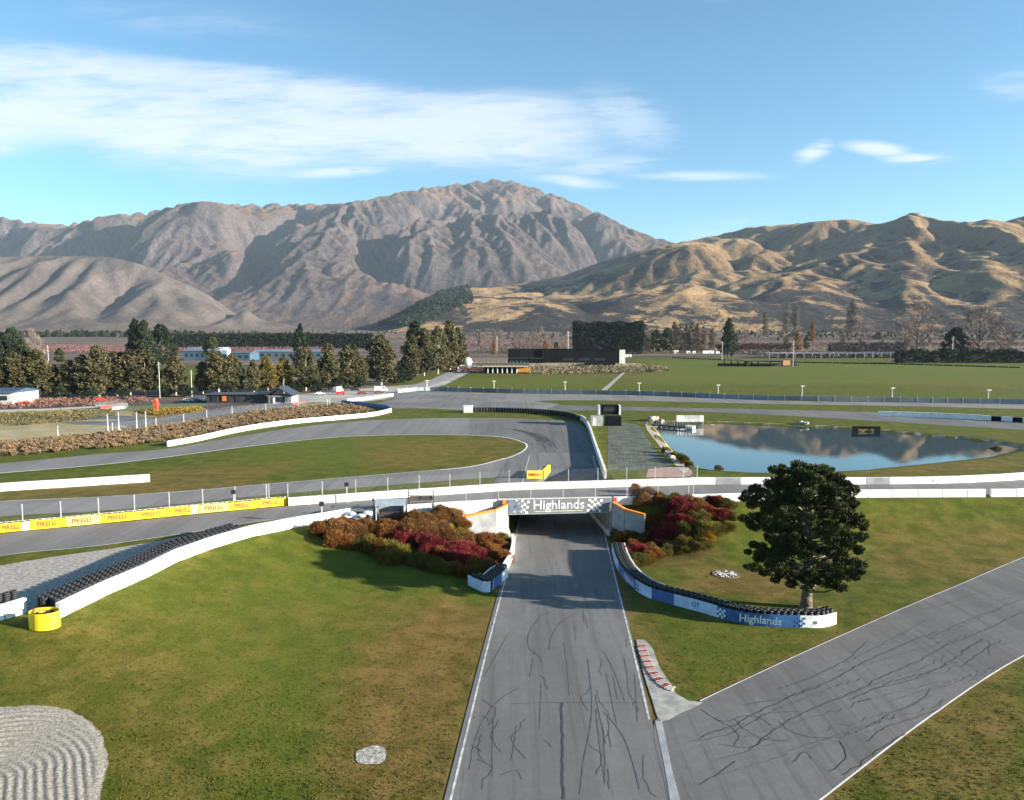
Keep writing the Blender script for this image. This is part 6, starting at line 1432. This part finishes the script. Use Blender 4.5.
# parked vehicles
def car_proto(kind_):
    r = empty('parked_car'); L, W = (4.4, 1.8) if kind_ == 'car' else (6.2, 2.2)
    mb = MB(); hw = W/2
    prof = [(-L/2,.35),(-L/2,.85),(-L*.42,.95),(-L*.30,1.42),(L*.12,1.45),(L*.27,.98),(L*.46,.85),(L/2,.6),(L/2,.35)] if kind_ == 'car' else [(-L/2,.4),(-L/2,2.5),(L*.30,2.55),(L*.40,1.6),(L/2,1.3),(L/2,.4)]
    n = len(prof); vs = [(x, s*hw*(1 if z < 1 else .86), z) for s in (-1, 1) for x, z in prof]
    mb.add(vs, [tuple(range(n-1, -1, -1)), tuple(range(n, 2*n))]+[(i, (i+1) % n, n+(i+1) % n, n+i) for i in range(n)])
    body = mb.mesh('body'); win = MB()
    for s in (-1, 1):
        if kind_ == 'car': win.add([(-L*.33,s*hw*.955,1.0),(L*.2,s*hw*.955,1.0),(L*.1,s*(hw*.89),1.36),(-L*.27,s*(hw*.89),1.36)], [(0,1,2,3)])
        else: win.add([(L*.1,s*hw*.88,1.5),(L*.34,s*hw*.88,1.5),(L*.28,s*hw*.88,2.2),(L*.1,s*hw*.88,2.2)], [(0,1,2,3)])
    x0, x1, z0, z1 = (L*.26,L*.13,1.0,1.40) if kind_ == 'car' else (L*.405,L*.315,1.62,2.4)
    win.add([(x0+.02,-hw*.8,z0),(x0+.02,hw*.8,z0),(x1+.02,hw*.75,z1),(x1+.02,-hw*.75,z1)], [(0,1,2,3)]); wm_ = win.mesh('window')
    wh = MB(); wh.tube((0,-.11,0), (0,.11,0), .33, n=14); whm = wh.mesh('wheel')
    return r, body, wm_, whm, L, W
protos = {k: car_proto(k) for k in ('car', 'van')}
for r, *_ in protos.values(): bpy.data.objects.remove(r)
CC = {'white': (.75,.75,.74), 'red': (.50,.03,.03), 'blue': (.05,.12,.35), 'silver': (.42,.43,.45), 'black': (.02,.02,.022), 'maroon': (.18,.04,.04)}
def vehicle(px, by, rz, k, col, label, grp='vehicles parked by the tree row'):
    _, body, wm_, whm, L, W = protos[k]; x, y = P(px, by); r = tag(empty('parked_car' if k == 'car' else 'parked_van', (x, y, T1(x, y)+.03), rz), label, k, grp)
    b = body.copy(); b.materials.append(mat('paint_'+col, CC[col], .3, n_amt=.02)); link('body', b, r)
    w = wm_.copy() if False else wm_; 
    if not w.materials: w.materials.append(M_GLASS); whm.materials.append(M_RUBBER)
    link('window', w, r)
    for sx in (-.32, .32):
        for sy in (-1, 1): link('wheel', whm, r, None, (sx*L, sy*(W/2-.1), .33))
for v in [(338,392,1.3,'van','white','white van with red front parked at the foot of the tree row'),(340.5,394.5,.2,'car','red','red car beside the white van'),(362,394.5,.1,'car','maroon','maroon car parked between van and barrier'),(381,391.5,.2,'van','white','white van at the car park barrier end'),(379,393.5,.2,'car','maroon','dark red car beside the barrier end van'),
          (20,404,.0,'car','white','white car beside the blue roofed shed'),(26,405,.2,'car','red','red car parked by the white shed'),(91,398.5,.1,'car','silver','silver car under the gum trees'),(101,401.5,.3,'car','red','red car at the forecourt edge'),(196,401.5,.1,'car','blue','blue car, leading one beside the cafe'),(203,401.2,.1,'car','white','white car beside the blue one near the cafe'),(188,402,.1,'car','silver','silver car behind the blue one near the cafe'),(122,400.5,0,'car','black','black car beneath the row near the forecourt'),(320,395,.2,'car','silver','silver car near the lawn by the cafe'),(355,391,.15,'car','black','black car just behind the maroon one')]:
    vehicle(*v)
for i, (px, w, h) in enumerate([(676,6,5),(688,5,4),(694,4,4),(708,14,4.5),(719,8,3.5),(628,7,3.5),(614,5,4),(935,6,3)]):
    x, y = P(px, 353.5 if px > 650 else 357); o = empty('site_cabin', (x, y, T1(x, y))); tag(o, 'white site cabin, %s in the line below the poplars and hedge' % ordw(i), 'cabin', 'white cabins beyond the field')
    box_part(o, 'wall', M_WHITE, 0, 0, h/2, w*1.2, 4, h); box_part(o, 'roof', M_GREYR, 0, 0, h+.15, w*1.25, 4.4, .3); box_part(o, 'door', M_GLASS, w*.2, -2.05, 1.2, 1, .1, 2.2)
# fences of the plateau
M_SHADEF = mat('shade_blue_wall', (.19,.225,.28), .6, n_scale=.05, n_amt=.25)  # blue grey puts the shade on the concrete wall into its colour
def panel_fence(px, h, label, m, every=6.0, name='panel_fence'):
    pts = resample([P(*p) for p in px], every); r = tag(empty(name, (pts[0][0], pts[0][1], PL)), label, 'fence'); mb = MB(); pm = MB()
    pm.box(0, 0, h*.6, .2, .2, h*1.2); pmm = pm.mesh('post'); pmm.materials.append(M_STEEL)
    for i, (a, b) in enumerate(zip(pts[:-1], pts[1:])):
        an = math.atan2(b[1]-a[1], b[0]-a[0]); mb.box((a[0]+b[0])/2-pts[0][0], (a[1]+b[1])/2-pts[0][1], h/2, math.hypot(b[0]-a[0], b[1]-a[1])-.08, .12, h*(.94+.06*math.sin(i*1.7)), an)
        if i < 95: link('post', pmm, r, None, (a[0]-pts[0][0], a[1]-pts[0][1], 0), an)
    mb.build('panel', m, r); return r
panel_fence([(398,393.0),(430,390.8),(512,393.0),(640,395.2),(768,400.0),(900,402.2),(1024,404.2),(1290,409.5)], 1.9, 'long wall and mesh fence with blue grey shade painted on, along the back straight below the green field', M_SHADEF)
panel_fence([(672,358),(760,361.5),(840,363.5),(900,364.5),(1020,368)], 1.0, 'dark low rail fence crossing the far edge of the green field', M_BLACK, 8, 'rail_fence')
panel_fence([(470,371.5),(520,372.0)], 1.2, 'low pale rail at the foot of the pavilion', M_CONCG, 5, 'rail_fence')
wall('concrete_wall', [(878,416.3),(930,417.8),(980,420)], 1.7, .5, 'white block wall along the link track beyond the pond', 'wall', M_WHITE, L=5, base=PL)
wall('concrete_wall', [(981,420.1),(1024,422.5),(1100,427)], 1.5, .5, 'row of black and white blocks continuing the wall at the picture edge', 'wall', [M_WHITE, M_BLACK], L=2.6, mi=lambda k: k % 2, base=PL)
fence('catch_fence', [P(*p) for p in [(-60,441),(0,439),(60,435.5),(105,432.5),(145,429),(180,423),(230,414),(290,409),(330,405.5)]], 0, 2.6, 'thin wire fence on white posts behind the tan tussocks', 13.0, base=PL, post_m=M_WHITE)
for i, (px, py) in enumerate([(108,432),(119,430.5),(137,430),(146,429)]):
    x, y = P(px, py); r = tag(empty('marker_post', (x, y, PL)), 'tall white post, %s of four behind the tussocks' % ordw(i), 'post', 'tall white posts behind the tussocks'); mb = MB(); mb.tube((0,0,0), (0,0,5), .10, n=6); mb.build('pole', M_WHITE, r); mb = MB(); mb.box(0,0,.15,.8,.8,.3); mb.build('base', M_CONC, r)
# tyre and kerb dressing of the kart track
for i, (a, b, c) in enumerate([((100,409),(112,407.5),'red'), ((112,409.5),(124,408.5),'white'), ((292,404.8),(305,403),'red'), ((236,400.5),(262,400),'red')]):
    wall('kart_barrier', [a, b], .8, .6, '%s plastic barrier line, %s around the kart track' % (c, ordw(i)), 'barrier', M_RED if c == 'red' else M_WHITE, L=3.0)
# ------------------------------------------------------------------ the air
def build_haze():
    mb = MB(); mb.box(0, 1000, 1135, 29000, 34000, 2330)     # -30 .. 2300 m
    m = bpy.data.materials.new('valley_air'); m.use_nodes = True; nt = m.node_tree; nt.nodes.clear()
    v = nd(nt, 'ShaderNodeVolumePrincipled'); v.inputs['Color'].default_value = (.62, .80, 1, 1); v.inputs['Density'].default_value = HAZE_D
    v.inputs['Anisotropy'].default_value = 0.0
    o = nd(nt, 'ShaderNodeOutputMaterial'); nt.links.new(v.outputs[0], o.inputs['Volume'])
    h = mb.build('haze', m); tag(h, kind='stuff')
HAZE_D = 1.7e-5
build_haze()
